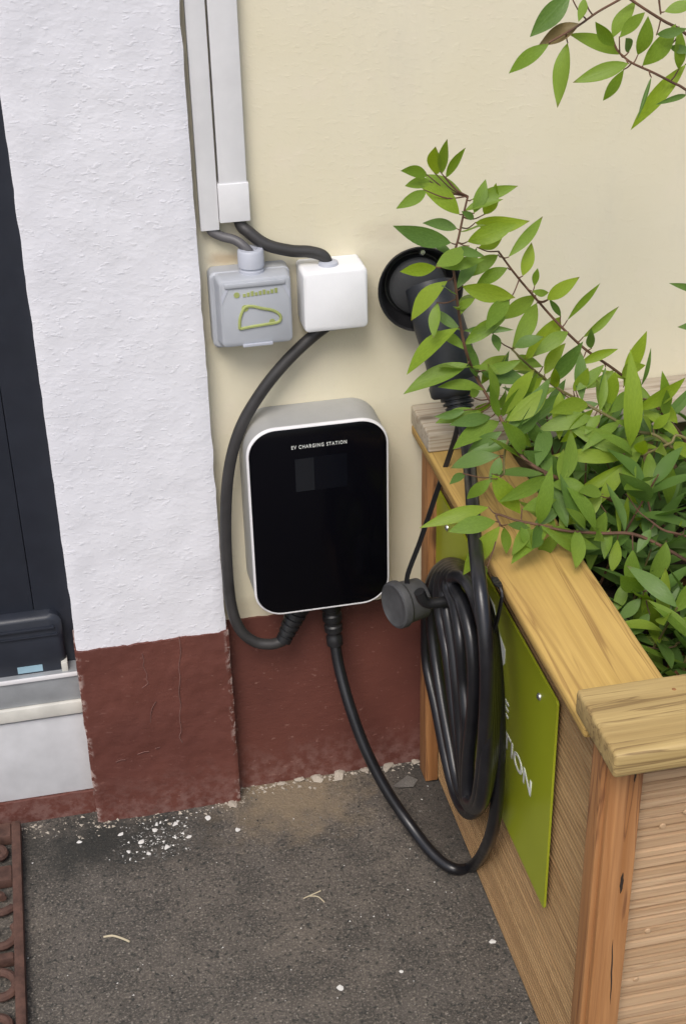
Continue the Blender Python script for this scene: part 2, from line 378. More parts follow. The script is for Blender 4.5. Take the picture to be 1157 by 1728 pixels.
plastic('twig', (0.165, 0.080, 0.045), 0.7, 0.3, 0.3); plastic('twig_green', (0.19, 0.16, 0.055), 0.65, 0.25, 0.2)

# ------------------------------------------------------------------ ground
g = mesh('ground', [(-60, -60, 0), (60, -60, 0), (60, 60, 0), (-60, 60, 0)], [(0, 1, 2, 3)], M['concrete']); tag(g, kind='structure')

# ------------------------------------------------------------------ house front
PILF = -0.028
house = thing('house', 'house front in cream render with white roughcast pier and oxblood plinth', 'building', (0, 0, 0))
def wavy_panel(name, x0, x1, z0, zt, yf, yb, m, amp=0.0015, seed=0, n=120, ledge=True, bottom=False):
    """slab whose upper (or lower) edge is a hand-painted uneven line"""
    def e(x): return amp*(mnoise.noise(Vector((x*38, seed, 0)))*1.2 + mnoise.noise(Vector((x*150, seed, 3)))*0.8)
    bm = bmesh.new(); prev = None
    for i in range(n+1):
        x = x0+(x1-x0)*i/n
        za, zb = (z0+e(x), zt) if bottom else (z0, zt+e(x))
        cur = [bm.verts.new((x, yf, za)), bm.verts.new((x, yf, zb)), bm.verts.new((x, yb, zb)), bm.verts.new((x, yb, za))]
        if prev:
            for k in range(4): bm.faces.new((prev[k], prev[(k+1) % 4], cur[(k+1) % 4], cur[k]))
        else: bm.faces.new(cur)
        prev = cur
    bm.faces.new(prev)
    return frombm(name, bm, m, house)
box('wall', (-0.40, 0.0, -0.3), (4.0, 0.25, 3.4), M['cream'], house)
box('wall', (-5.0, 0.0, -0.3), (-1.45, 0.25, 3.4), M['cream'], house)
box('wall', (-1.45, 0.0, 2.25), (-0.40, 0.25, 3.4), M['cream'], house)
# pier with softly broken arrises
def pier(name, x0, x1, z0, z1, m, yf, seed, nz=90, nx=24, ragged=0.0):
    bm = bmesh.new(); grid = []
    for j in range(nz+1):
        z = z0+(z1-z0)*j/nz; row = []
        for i in range(nx+1):
            u = i/nx; x = x0+(x1-x0)*u
            ed = min(u, 1-u)*(x1-x0)
            y = yf + 0.0016*mnoise.noise(Vector((x*22, z*22, seed))) + 0.0009*mnoise.noise(Vector((x*70, z*70, seed)))
            if ed < 0.006: y += (0.006-ed)**2*55
            if i in (0, nx): x += 0.0016*mnoise.noise(Vector((z*30, i, seed)))+0.0008*mnoise.noise(Vector((z*110, i, seed)))
            zz = z + (ragged*(mnoise.noise(Vector((x*38, seed, 0)))*1.2+mnoise.noise(Vector((x*150, seed, 3)))*0.9) if j == nz else 0)
            row.append(bm.verts.new((x, y, zz)))
        grid.append(row)
    for j in range(nz):
        for i in range(nx): bm.faces.new((grid[j][i], grid[j][i+1], grid[j+1][i+1], grid[j+1][i]))
        for i, s in ((0, -1), (nx, 1)):
            pass
    bl = [bm.verts.new((grid[j][0].co.x, 0.06, grid[j][0].co.z)) for j in range(nz+1)]
    br = [bm.verts.new((grid[j][nx].co.x, 0.06, grid[j][nx].co.z)) for j in range(nz+1)]
    for j in range(nz):
        bm.faces.new((bl[j], grid[j][0], grid[j+1][0], bl[j+1])); bm.faces.new((grid[j][nx], br[j], br[j+1], grid[j+1][nx]))
    bm.faces.new([r for r in grid[0]]+[br[0], bl[0]]); bm.faces.new([r for r in grid[-1]]+[br[-1], bl[-1]])
    return frombm(name, bm, m, house, True)
pier('pilaster', -0.5015, -0.2975, 0.285, 3.4, M['roughcast'], PILF, 2.0, nz=260)
# painted plinth on the pier: its uneven upper paint line lies just proud of the render
pp = pier('plinth', -0.5045, -0.2945, -0.02, 0.3035, M['plinth'], PILF-0.0034, 5.0, nz=60, nx=110, ragged=0.0022)
wavy_panel('plinth', -0.2945, 1.4, -0.02, 0.302, -0.0035, 0.004, M['plinth'], 0.0015, 4.4, n=260)
# hairline cracks in the plinth paint (filled, slightly proud)
def crack(pts, r=0.0008):
    tube('crack', [at(x, y, PILF-0.0040) for x, y in pts], r*0.75, M['crack_pink'], pp, 5, 5)
crack([(302, 1074), (305, 1100), (302, 1125), (304, 1145), (302, 1168), (305, 1190), (303, 1210), (306, 1232), (303, 1243), (308, 1253)], 0.0010)
crack([(240, 1103), (243, 1115), (242, 1124), (248, 1138), (247, 1147), (250, 1153), (240, 1161)], 0.0008)
crack([(263, 1184), (256, 1198), (254, 1220)], 0.0007)
crack([(196, 1286), (203, 1283), (212, 1282)], 0.0008)
crack([(232, 1273), (243, 1269), (252, 1268)], 0.0008)
crack([(262, 1263), (270, 1261)], 0.0007)
# door in its recess
door = box('door', (-1.42, 0.025, 0.225), (-0.5525, 0.085, 2.2), M['door_dark'], house, 0.0008)
box('door_frame', (-0.552, 0.0235, 0.245), (-0.495, 0.10, 2.25), M['door_dark'], door, 0.003)
box('door_frame', (-1.45, 0.022, 0.245), (-1.43, 0.10, 2.25), M['door_dark'], door, 0.003)
box('reveal', (-0.5035, 0.0601, -0.2), (-0.40, 0.20, 2.25), M['roughcast'], house)
# rounded weather bar across the foot of the door
o = rrect(-0.9665, 0.0, 0.449, 0.060, 0.014, 6)
zc = 0.290
prof = lambda g_: [(x, z+zc) for x, z in rrect(-0.9665, 0, 0.449-g_, 0.054-g_, 0.016, 8)]
wb = loft_y('weather_bar', [(0.0335, prof(0)), (0.012, prof(0)), (0.008, prof(0.003)), (0.006, prof(0.006))], M['door_dark'], door)
box('bar_ridge', (-1.40, 0.0015, 0.3245), (-0.5275, 0.0058, 0.3285), M['door_dark'], wb, 0.0015)
box('bar_ridge', (-1.40, 0.0025, 0.3135), (-0.5245, 0.0058, 0.3155), M['door_dark'], wb, 0.0008)
box('sticker', (-0.585, 0.0045, 0.2565), (-0.551, 0.0058, 0.2665), M['sticker'], wb)
box('end_cap', (-0.5255, 0.0, 0.252), (-0.5165, 0.02, 0.268), M['step_cream'], wb, 0.002)
th = box('threshold', (-1.45, -0.004, 0.2065), (-0.5035, 0.034, 0.2535), M['aluminium'], house, 0.0025)
box('threshold_lip', (-1.45, -0.0075, 0.2485), (-0.505, -0.0041, 0.2545), M['bezel'], th, 0.001)
box('sill', (-1.45, -0.0085, 0.1845), (-0.5038, 0.05, 0.2055), M['step_cream'], house, 0.0025)
box('sill_joint', (-1.45, 0.001, 0.178), (-0.5038, 0.05, 0.184), M['dirt_joint'], house)
box('step_riser', (-1.45, -0.002, 0.0415), (-0.5042, 0.05, 0.1785), M['step_white'], house, 0.001)
wavy_panel('step_base', -1.45, -0.5045, -0.02, 0.0405, -0.006, 0.05, M['plinth'], 0.002, 8.0)

# ------------------------------------------------------------------ trunking
def trunking(name, label, x0, x1, z0, z1, d, sleeve=False):
    t = thing(name, label, 'cable trunking', (x0, 0, z0))
    box('channel', (x0, -d+0.004, z0+0.001), (x1, -0.0005, z1), M['pvc_white'], t, 0.0008)
    box('cover', (x0-0.0006, -d, z0), (x1+0.0006, -d+0.0052, z1), M['pvc_white'], t, 0.0014)
    if sleeve: box('sleeve', (x0-0.0024, -d-0.0018, z0-0.0008), (x1+0.0024, -0.0004, z0+0.046), M['pvc_white'], t, 0.0012)
    return t
trunking('cable_trunking', 'slim white cable trunking next to the white pier', -0.2905, -0.2690, 0.8715, 3.2, 0.0165)
trunking('cable_trunking', 'wider white cable trunking with a sleeve at its foot', -0.2655, -0.2335, 0.8815, 3.2, 0.018, True)

# ------------------------------------------------------------------ grey socket box
sb = thing('socket_box', 'grey weatherproof socket box with lime car print on its lid', 'socket', (-0.235, 0, 0.72))
loft_y('base', [(-0.0004, rrect(-0.2365, 0.7715, 0.0495, 0.0495, 0.008)), (-0.021, rrect(-0.2365, 0.7715, 0.0493, 0.0493, 0.008)), (-0.0235, rrect(-0.2365, 0.7715, 0.047, 0.047, 0.007))], M['box_grey'], sb)
lid = loft_y('lid', [(-0.0236, rrect(-0.2350, 0.7745, 0.0455, 0.0455, 0.006)), (-0.046, rrect(-0.2345, 0.7770, 0.0440, 0.0435, 0.006)), (-0.0505, rrect(-0.2345, 0.7770, 0.0430, 0.0425, 0.006)), (-0.0520, rrect(-0.2345, 0.7770, 0.0405, 0.040, 0.005))], M['box_grey'], sb)
box('hinge', (-0.272, -0.0545, 0.8105), (-0.198, -0.0505, 0.8165), M['box_grey'], lid, 0.0018)
box('latch', (-0.2535, -0.0545, 0.7335), (-0.2165, -0.050, 0.7372), M['gland_grey'], lid, 0.0008)
for sx in (-1, 1):
    mesh('corner_facet', [(-0.2345+sx*0.0415, -0.0512, 0.8095), (-0.2345+sx*0.0325, -0.0526, 0.8095), (-0.2345+sx*0.0415, -0.0526, 0.791), (-0.2345+sx*0.0405, -0.0505, 0.8095)], [(0, 1, 2), (0, 3, 1), (0, 2, 3), (1, 3, 2)], M['gland_grey'], lid)
def lidp(x, z): return Vector((-0.2345+x*1.15, -0.0525, 0.777+z*1.08-0.001))
pr_ = tube('car_print', [lidp(*p) for p in ((-0.019, -0.017), (-0.018, -0.005), (-0.013, 0.007), (-0.006, 0.009), (0.006, 0.005), (0.018, 0.001), (0.025, -0.006), (0.023, -0.013), (0.010, -0.0145), (-0.004, -0.0155), (-0.019, -0.017))], 0.0019, M['print_lime'], lid, 6, 6)
for p, r in (((-0.012, 0.007), 0.0042), ((-0.020, 0.0235), 0.0036), ((0.016, -0.012), 0.0036)):
    lathe('print_dot', [(0, 0), (r, 0), (r, 0.0006), (0, 0.0006)], lidp(*p)+Vector((0, 0.0003, 0)), (0, -1, 0), M['print_lime'], lid, 18, False)
for i in range(9):
    x = -0.0135+i*0.0042; hgt = 0.0036+0.0010*((i*7) % 3)
    box('print_mark', tuple(lidp(x, 0.0205+0.0002*i)+Vector((0, -0.0003, 0))), tuple(lidp(x+0.0030, 0.0205+0.0002*i+hgt)+Vector((0, 0.0004, 0))), M['print_lime'], lid)
gl = lathe('cable_gland', [(0, 0), (0.0155, 0), (0.0155, 0.006), (0.0140, 0.007), (0.0140, 0.009), (0.0160, 0.010), (0.0160, 0.029), (0.0145, 0.031), (0.0085, 0.031), (0.0085, 0.027), (0, 0.027)], (-0.2345, -0.0265, 0.8175), (0, 0, 1), M['gland_grey'], sb, 24)

# ------------------------------------------------------------------ white junction box
jb = thing('junction_box', 'blank white square junction box beside the grey socket box', 'junction box', (-0.135, 0, 0.742))
loft_y('base', [(-0.0004, rrect(-0.1358, 0.781, 0.0395, 0.0385, 0.005)), (-0.016, rrect(-0.1358, 0.781, 0.0392, 0.0382, 0.005))], M['box_white'], jb)
loft_y('cover', [(-0.0162, rrect(-0.1360, 0.781, 0.0402, 0.0392, 0.006)), (-0.047, rrect(-0.1360, 0.781, 0.0400, 0.0390, 0.006)), (-0.0500, rrect(-0.1360, 0.781, 0.0392, 0.0382, 0.006)), (-0.0515, rrect(-0.1360, 0.781, 0.0372, 0.0362, 0.006))], M['box_white'], jb)

lathe('grommet', [(0, 0), (0.0125, 0), (0.0120, 0.003), (0.0090, 0.0045), (0, 0.0045)], (-0.1400, -0.0275, 0.8202), (0, 0, 1), M['gland_grey'], jb, 20)
lathe('grommet', [(0, 0), (0.0125, 0), (0.0120, 0.003), (0.0095, 0.0045), (0, 0.0045)], (-0.1390, -0.0300, 0.7418), (0, 0, -1), M['gland_grey'], jb, 20)
# ------------------------------------------------------------------ charging station
cs = thing('charging_station', 'wall charging station with black glass front and silver edge', 'charger', (-0.167, 0, 0.343))
CX, CZ, HW, HH = -0.1670, 0.4835, 0.0925, 0.1405
loft_y('housing', [(-0.0004, rrect(CX-0.0005, CZ, HW+0.0005, HH, 0.040, 14)), (-0.030, rrect(CX, CZ, HW, HH, 0.040, 14)), (-0.0615, rrect(CX, CZ, HW-0.0010, HH-0.0010, 0.038, 14))], M['housing'], cs)
bz = loft_y('bezel', [(-0.0617, rrect(CX, CZ, HW, HH, 0.038, 14)), (-0.0645, rrect(CX, CZ, HW, HH, 0.038, 14)), (-0.0662, rrect(CX, CZ, HW-0.0012, HH-0.0012, 0.037, 14)), (-0.0665, rrect(CX, CZ, HW-0.0026, HH-0.0026, 0.0355, 14)), (-0.0648, rrect(CX, CZ, HW-0.0030, HH-0.0030, 0.0352, 14))], M['bezel'], cs, cap_front=False)
fp = loft_y('front_panel', [(-0.0600, rrect(CX, CZ, HW-0.0033, HH-0.0033, 0.0349, 14)), (-0.0658, rrect(CX, CZ, HW-0.0033, HH-0.0033, 0.0349, 14)), (-0.0664, rrect(CX, CZ, HW-0.0042, HH-0.0042, 0.0340, 14))], M['glass_black'], cs)
sc = box('screen', (-0.1985, -0.0669, 0.530), (-0.1300, -0.0662, 0.5785), M['screen'], fp)
box('display_field', (-0.1978, -0.0673, 0.5307), (-0.1735, -0.06695, 0.5778), M['screen_lit'], fp)
text('lettering', 'EV CHARGING STATION', 0.0070, Matrix.Translation((-0.2015, -0.0667, 0.5925)) @ Matrix.Rotation(math.pi/2, 4, 'X'), M['print_white'], fp, 0.0715, 0.0002, 0.0, 1.25)
# ribbed cable glands under the housing
def gland(name, p, ax, L, r, ribs, parent, r2=None):
    r2 = r2 or r*0.72; pf = [(0, 0), (r, 0), (r, L*0.25)]
    for i in range(ribs):
        a = L*(0.25+0.7*i/ribs); b = L*(0.25+0.7*(i+1)/ribs); rr = r+(r2-r)*(i+1)/ribs
        pf += [(rr*0.86, a+(b-a)*0.12), (rr*0.86, a+(b-a)*0.4), (rr, a+(b-a)*0.52), (rr, b)]
    pf += [(r2, L), (0, L)]
    return lathe(name, pf, p, ax, M['rubber'], parent, 24)
g0 = Vector((-0.190, -0.034, 0.3425)); g1 = at(478, 1081, -0.040)
gland('cable_gland', g0, g1-g0, (g1-g0).length, 0.0155, 5, cs, 0.011)
q0 = Vector((-0.1515, -0.034, 0.3425)); q1 = at(565, 1086, -0.040)
gland('cable_gland', q0, q1-q0, (q1-q0).length, 0.0150, 3, cs, 0.0115)

# ------------------------------------------------------------------ supply cables
c1 = tube('supply_cable', [(-0.2795, -0.009, 0.90), (-0.2790, -0.009, 0.872), at(372, 398, -0.012), at(396, 405, -0.018), at(412, 416, -0.024), (-0.2345, -0.0265, 0.842)], 0.0058, M['cable_thin'])
tag(c1, 'thin grey cable dropping from slim trunking into grey socket box', 'cable')
c2 = tube('supply_cable', [(-0.245, -0.0095, 0.91), at(405, 375, -0.010), at(420, 392, -0.016), at(450, 413, -0.022), at(490, 423, -0.024), at(522, 425, -0.024), at(545, 432, -0.025), (-0.1400, -0.026, 0.818)], 0.0074, M['cable_grey'])
tag(c2, 'dark cable curving from wide trunking into top of white junction box', 'cable')
c3 = tube('supply_cable', [(-0.1385, -0.030, 0.745), at(522, 572, -0.030), at(480, 613, -0.030), at(440, 663, -0.030), at(406, 722, -0.030), at(387, 790, -0.0305), at(381, 870, -0.031), at(383, 950, -0.032), at(390, 1020, -0.034), at(405, 1062, -0.037), at(430, 1083, -0.040), at(458, 1087, -0.042), g1], 0.0077, M['cable_grey'])
tag(c3, 'dark power cable looping from white junction box down to the charger underside', 'cable')

# ------------------------------------------------------------------ timber planter
pl = thing('planter', 'timber planter of grooved boards with thick overhanging rim', 'planter', (0.30, -0.36, 0))
PX1, PYF = 0.62, -0.681
def deck(name, length, height, m, axis, origin, parent, pitch=0.0080, depth=0.0044, th=0.020, irr=0.0):
    """grooved decking board; profile runs up z, ridges towards the outside"""
    n = max(3, int(round(height/pitch))); wts = [1+random.uniform(-irr, irr) for _ in range(n)]; tot = sum(wts); z = 0.0; prof_ = []
    for wt in wts:
        p = height*wt/tot; fl = 0.62 if irr == 0 else 0.74; dd = depth*(1+random.uniform(-irr, irr)); o_ = random.uniform(0, irr*0.001)
        prof_ += [(o_, z+p*0.08), (o_, z+p*fl), (dd, z+p*(fl+0.07)), (dd, z+p*0.98)]; z += p
    prof_ = [(depth, 0)] + prof_ + [(depth, height)]
    bm = bmesh.new(); ends = []
    for t in (0.0, 1.0):
        ring = []
        for d_, z in prof_ + [(th, height), (th, 0)]:
            if axis == 'y': c = Vector((d_, -t*length, z))
            else: c = Vector((t*length, d_, z))
            ring.append(bm.verts.new(c))
        ends.append(ring)
    a, b = ends
    for i in range(len(a)):
        j = (i+1) % len(a); bm.faces.new((a[i], a[j], b[j], b[i]))
    bm.faces.new(a); bm.faces.new(b)
    o = frombm(name, bm, m, parent); o.location = origin; return o
dk = None
for i in range(4):
    z = 0.008+i*0.1385
    deck('board', 0.656, 0.1365, M['deck_y'], 'y', (random.uniform(-0.0006, 0.0006), -0.022, z), pl)
    deck('board', PX1, 0.1365, M['deck_x'], 'x', (0.0, PYF+random.uniform(-0.0006, 0.0006), z), pl, 0.0130, 0.0085, 0.02, 0.4)
    box('board', (PX1-0.020, PYF+0.022, z), (PX1, -0.02, z+0.1365), M['deck_y'], pl)
    box('board', (0.022, -0.042, z), (PX1-0.022, -0.022, z+0.1365), M['deck_x'], pl)
def strip(lo, hi): return box('corner_strip', lo, hi, M['post_z'], pl, 0.0022)
strip((-0.020, -0.0585, 0.004), (-0.0006, -0.0235, 0.5608))
strip((-0.020, -0.6920, 0.004), (-0.0006, -0.6655, 0.5768))
strip((-0.0145, -0.7000, 0.004), (0.0195, PYF-0.0002, 0.5768))
strip((PX1-0.02, -0.7000, 0.004), (PX1+0.016, PYF-0.0002, 0.5768))
# long dark checks in the corner strip
def check(px, pz0, pz1, wd):
    a = at(px, pz0, -0.7001); b = at(px-4, pz1, -0.7001); n_ = 8; V = []; Fc = []
    for i in range(n_+1):
        t = i/n_; p = a.lerp(b, t); ww = wd*math.sin(math.pi*t)**0.7/2+0.0001; off = 0.0003*math.sin(i*2.1+px)
        V += [(p.x-ww+off, -0.7003, p.z), (p.x+ww+off, -0.7003, p.z)]
    for i in range(n_): Fc.append((i*2, i*2+1, i*2+3, i*2+2))
    mesh('check', V, Fc, M['check'], pl)
check(1050, 1472, 1508, 0.0034); check(1033, 1585, 1695, 0.0016); check(1073, 1298, 1320, 0.0018)
box('rim_board', (-0.0288, -0.6640, 0.5612), (0.0755, -0.0015, 0.5770), M['cap_y'], pl, 0.0055, 3)
box('rim_board', (PX1-0.075, -0.6640, 0.5612), (PX1+0.029, -0.0015, 0.5770), M['cap_y'], pl, 0.0055, 3)
box('rim_board', (-0.0300, -0.7415, 0.5772), (PX1+0.03, -0.6395, 0.6045), M['cap_x'], pl, 0.0045, 3)
box('rim_board', (-0.0290, -0.0910, 0.5772), (PX1+0.03, -0.0010, 0.6040), M['cap_grey_x'], pl, 0.003, 3)
# screws in the front boards
for sx, sz in ((1117, 1394), (1092, 1571), (1072, 1653), (1157, 1370)):
    p = at(sx, sz, PYF); lathe('screw', [(0, 0.0014), (0.0026, 0.0012), (0.0036, 0)], p, (0, -1, 0), M['deck_x'], pl, 10)
p = at(1102, 1160, -0.66); lathe('screw', [(0, 0.0008), (0.0035, 0)], (p.x+0.02, -0.662, 0.6042), (0, 0, 1), M['post_z'], pl, 10)
# soil surface
bm = bmesh.new(); nx, ny = 26, 30; G = []
for j in range(ny+1):
    r_ = []
    for i in range(nx+1):
        x = 0.021+(PX1-0.043)*i/nx; y = -0.045-(0.62)*j/ny
        r_.append(bm.verts.new((x, y, 0.462+0.016*mnoise.noise(Vector((x*9, y*9, 1)))+0.008*mnoise.noise(Vector((x*35, y*35, 4))))))
    G.append(r_)
for j in range(ny):
    for i in range(nx): bm.faces.new((G[j][i], G[j][i+1], G[j+1][i+1], G[j+1][i]))
frombm('soil', bm, M['soil'], pl, True)

# ------------------------------------------------------------------ green sign on the planter
sg = thing('sign', 'lime green sign with white lettering fixed to planter side', 'sign', (-0.003, -0.30, 0.211))
def bxs(y, z): return Vector((-0.0072, y, z))
S0, S1, Z0, Z1 = -0.060, -0.5380, 0.2115, 0.5075
bm = bmesh.new(); oo = rrect((S0+S1)/2, (Z0+Z1)/2, abs(S1-S0)/2, (Z1-Z0)/2, 0.004, 4)
ra = [bm.verts.new((-0.0084, a, b)) for a, b in oo]; rb_ = [bm.verts.new((-0.0058, a, b)) for a, b in oo]
for i in range(len(oo)):
    j = (i+1) % len(oo); bm.faces.new((ra[i], ra[j], rb_[j], rb_[i]))
bm.faces.new(ra); bm.faces.new(rb_); frombm('panel', bm, M['sign'], sg)
for y, z in ((-0.1126, 0.476), (-0.4852, 0.477)):
    lathe('screw', [(0, 0.0030), (0.0022, 0.0028), (0.0042, 0.0014), (0.0046, 0.0)], (-0.0084, y, z), (-1, 0, 0), M['screw'], sg, 14)
RS = Matrix(((0, 0, -1, 0), (-1, 0, 0, 0), (0, 1, 0, 0), (0, 0, 0, 1)))      # text x -> -Y, text y -> +Z, faces -X
def stext(body, y0, z0, size, width): return text('lettering', body, size, Matrix.Translation((-0.0086, y0, z0)) @ RS, M['print_white'], sg, width, 0.0003, 0.0004)
stext('STATION', -0.300, 0.3270, 0.031, 0.176)
stext('CHARGE', -0.236, 0.3700, 0.031, 0.150)
# white plug pictogram
def flat_x(name, pts, m, parent, x0=-0.0090, x1=-0.0082):
    bm = bmesh.new(); a = [bm.verts.new((x0, y, z)) for y, z in pts]; b = [bm.verts.new((x1, y, z)) for y, z in pts]
    for i in range(len(a)):
        j = (i+1) % len(a); bm.faces.new((a[i], a[j], b[j], b[i]))
    bm.faces.new(a); bm.faces.new(b); return frombm(name, bm, m, parent)
flat_x('pictogram', [(-0.225, 0.425), (-0.356, 0.425), (-0.3655, 0.436), (-0.3655, 0.456), (-0.335, 0.466), (-0.318, 0.489), (-0.255, 0.489), (-0.235, 0.468), (-0.222, 0.455)], M['print_white'], sg)

# ------------------------------------------------------------------ connector holder on the wall
ch = thing('connector_holder', 'round black wall holder with the charging plug parked in it', 'plug holder', (-0.02, 0, 0.765))
HA = Vector((-0.05, -1.0, 0.12)).normalized()
HO = Vector((-0.0250, -0.0005, 0.7760))
lathe('cup', [(0, 0), (0.040, 0), (0.045, 0.010), (0.0525, 0.036), (0.0540, 0.0415), (0.0530, 0.0435), (0.0505, 0.0420), (0.0440, 0.020), (0.0400, 0.0115), (0, 0.0110)], HO, HA, M['rubber'], ch, 56)
lathe('socket_insert', [(0, 0.0112), (0.0385, 0.0113), (0.0360, 0.022), (0.0300, 0.026), (0, 0.027)], HO, HA, M['cup_inner'], ch, 40)
lathe('screw', [(0, 0.0032), (0.003, 0.003), (0.0048, 0.0)], HO+HA*0.019+Vector((0.0065, 0, 0.043)), HA, M['screw'], ch, 12)

# ------------------------------------------------------------------ charging cable: plug, cable, dust cap
cc = thing('charging_cable', 'thick black charging cable coiled on planter with plug and dust cap', 'charging cable', (-0.04, -0.27, 0.0))
h0 = Vector((-0.0180, -0.047, 0.787)); h1 = at(740, 545, -0.075); h2 = at(757, 600, -0.092); h3 = at(768, 655, -0.108)
hd = (h3-h1).normalized()
bm = bmesh.new()
hp = catmull([h0, h0*0.45+h1*0.55, h1, h2, h3], 8)
def hr(t): return 0.0300 if t < 0.12 else (0.0300+0.0015*math.sin((t-0.12)*3.5) if t < 0.93 else 0.0285)
tube_bm(bm, hp, lambda t: hr(t), 28); hnd = frombm('plug_handle', bm, M['handle'], cc, True)
lathe('collar', [(0, -0.006), (0.0300, -0.006), (0.0322, -0.003), (0.0322, 0.008), (0.0300, 0.011), (0, 0.011)], h3-hd*0.004, hd, M['handle'], cc, 32)
h4 = at(775, 692, -0.122)
gland('strain_relief', h3+hd*0.006, (h4-h3).normalized(), (h4-h3).length+0.006, 0.0215, 4, cc, 0.0145)
# path: plug -> over the rim -> five hanging turns -> tail to the charger
def atz(px, py, Z):
    d = ray(px, py); return CAM+d*((Z-CAM.z)/d.z)
def lerp2(a, b, t): return (a[0]+(b[0]-a[0])*t, a[1]+(b[1]-a[1])*t)
L0 = [(790, 1366), (770, 1335), (752, 1270), (735, 1190), (722, 1118), (718, 1055), (722, 1005)]
L4 = [(789, 1345), (791, 1285), (798, 1205), (799, 1140), (794, 1075), (781, 1020), (767, 992)]
T0 = [(734, 968), (756, 951), (782, 958), (803, 985)]
T4 = [(764, 974), (776, 972), (790, 985), (803, 1010)]
R0 = [(814, 1050), (822, 1130), (820, 1220), (817, 1300), (808, 1360)]
R4 = [(826, 1060), (837, 1130), (840, 1210), (834, 1300), (816, 1352)]
pts = [h4, at(785, 735, -0.150), at(792, 790, -0.205), atx(797, 850, -0.030), atx(800, 905, -0.044)]
turns = 6; rw0 = random.Random(12)
pts += [atx(807, 972, -0.062), atx(816, 1050, -0.066), atx(821, 1134, -0.066), atx(818, 1232, -0.064), atx(811, 1313, -0.062), atx(802, 1356, -0.060)]
for i in range(turns):
    t = 1-i/(turns-1); xi = -0.0215-0.0095*t*4/1.0*0.95
    xi = -0.020-0.037*t
    jx, jy = rw0.uniform(-3, 3), rw0.uniform(-14, 8)
    for n_, (a, b) in enumerate(zip(L0, L4)):
        c_ = lerp2(a, b, t); u_ = math.sin(math.pi*n_/6)
        pts.append(atx(c_[0]+jx*u_+rw0.uniform(-1.5, 1.5), c_[1]+jy*(1-n_/6), xi+rw0.uniform(-0.0012, 0.0012)))
    for a, b in zip(T0, T4): pts.append(atx(*lerp2(a, b, t), xi+0.001))
    if i < turns-1:
        for a, b in zip(R0, R4): pts.append(atx(*lerp2(a, b, (1-t)*0.8+0.1), xi-0.004))
pts += [atx(824, 1040, -0.026), atx(835, 1110, -0.026), atx(841, 1200, -0.026), atx(841, 1290, -0.027), atx(836, 1370, -0.026), atx(822, 1425, -0.021), atz(797, 1461, 0.012)]
e1 = pts[-1]
q1v = Vector(q1)
pts += [atz(765, 1466, 0.0105), atz(730, 1441, 0.016), atz(690, 1390, 0.036), at(650, 1330, -0.142), at(616, 1263, -0.112), at(590, 1192, -0.082), at(573, 1130, -0.055), q1v]
tube('cable', pts, 0.0081, M['cable_black'], cc, 14, 7)
# dust cap on its tether
da = Vector((-0.93, -0.33, 0.06)).normalized(); dc = at(668, 1021, -0.120)
cp = lathe('dust_cap', [(0, 0.002), (0.012, 0.0022), (0.025, 0.003), (0.0285, 0.0045), (0.0315, 0.003), (0.0325, 0.0), (0.0325, -0.006), (0.0290, -0.010), (0.0275, -0.038), (0.0245, -0.041), (0, -0.041)], dc, da, M['dust'], cc, 40)
s_top = at(768, 735, -0.135)
s_bot = dc+Vector((0.016, 0.006, 0.034))
def ribbon(name, pts, wv, wdt, th, m, parent):
    bm = bmesh.new(); P = catmull(pts, 6); prev = None
    for i, p in enumerate(P):
        tg = (P[min(i+1, len(P)-1)]-P[max(i-1, 0)]).normalized(); s = (wv-tg*wv.dot(tg)).normalized(); nn = tg.cross(s)
        cur = [bm.verts.new(p+s*a*wdt/2+nn*b*th/2) for a, b in ((-1, -1), (1, -1), (1, 1), (-1, 1))]
        if prev:
            for k_ in range(4): bm.faces.new((prev[k_], prev[(k_+1) % 4], cur[(k_+1) % 4], cur[k_]))
        else: bm.faces.new(cur)
        prev = cur
    bm.faces.new(prev); return frombm(name, bm, m, parent)
ribbon('tether', [h3+Vector((0, -0.02, -0.015)), s_top, s_top.lerp(s_bot, 0.35)+Vector((0, 0, -0.002)), s_top.lerp(s_bot, 0.7)+Vector((0, 0, -0.002)), s_bot, dc-da*0.012+Vector((0.018, 0.004, 0.014)), dc-da*0.02+Vector((0.022, 0.0, -0.004))], Vector((1, -0.2, 0.1)), 0.0062, 0.0022, M['rubber'], cc)

# hook that carries the coil, and loose strap under the rim
hk = thing('cable_hook', 'black hook under the cable coil on planter side', 'hook', (-0.006, -0.235, 0.43))
box('plate', (-0.0128, -0.262, 0.415), (-0.0086, -0.222, 0.505), M['rubber'], hk, 0.0015)
tube('arm', [(-0.009, -0.242, 0.452), (-0.04, -0.242, 0.450), (-0.070, -0.242, 0.452), (-0.080, -0.242, 0.470)], 0.0070, M['rubber'], hk, 12, 6)
sp_ = ribbon('hook_strap', [atx(836, 975, -0.0310), atx(846, 1000, -0.032), atx(842, 1030, -0.033), atx(834, 1062, -0.034)], Vector((0.2, 1, 0)), 0.011, 0.002, M['rubber'], None)
tag(sp_, 'short black strap hanging from planter rim right of the coil', 'strap')

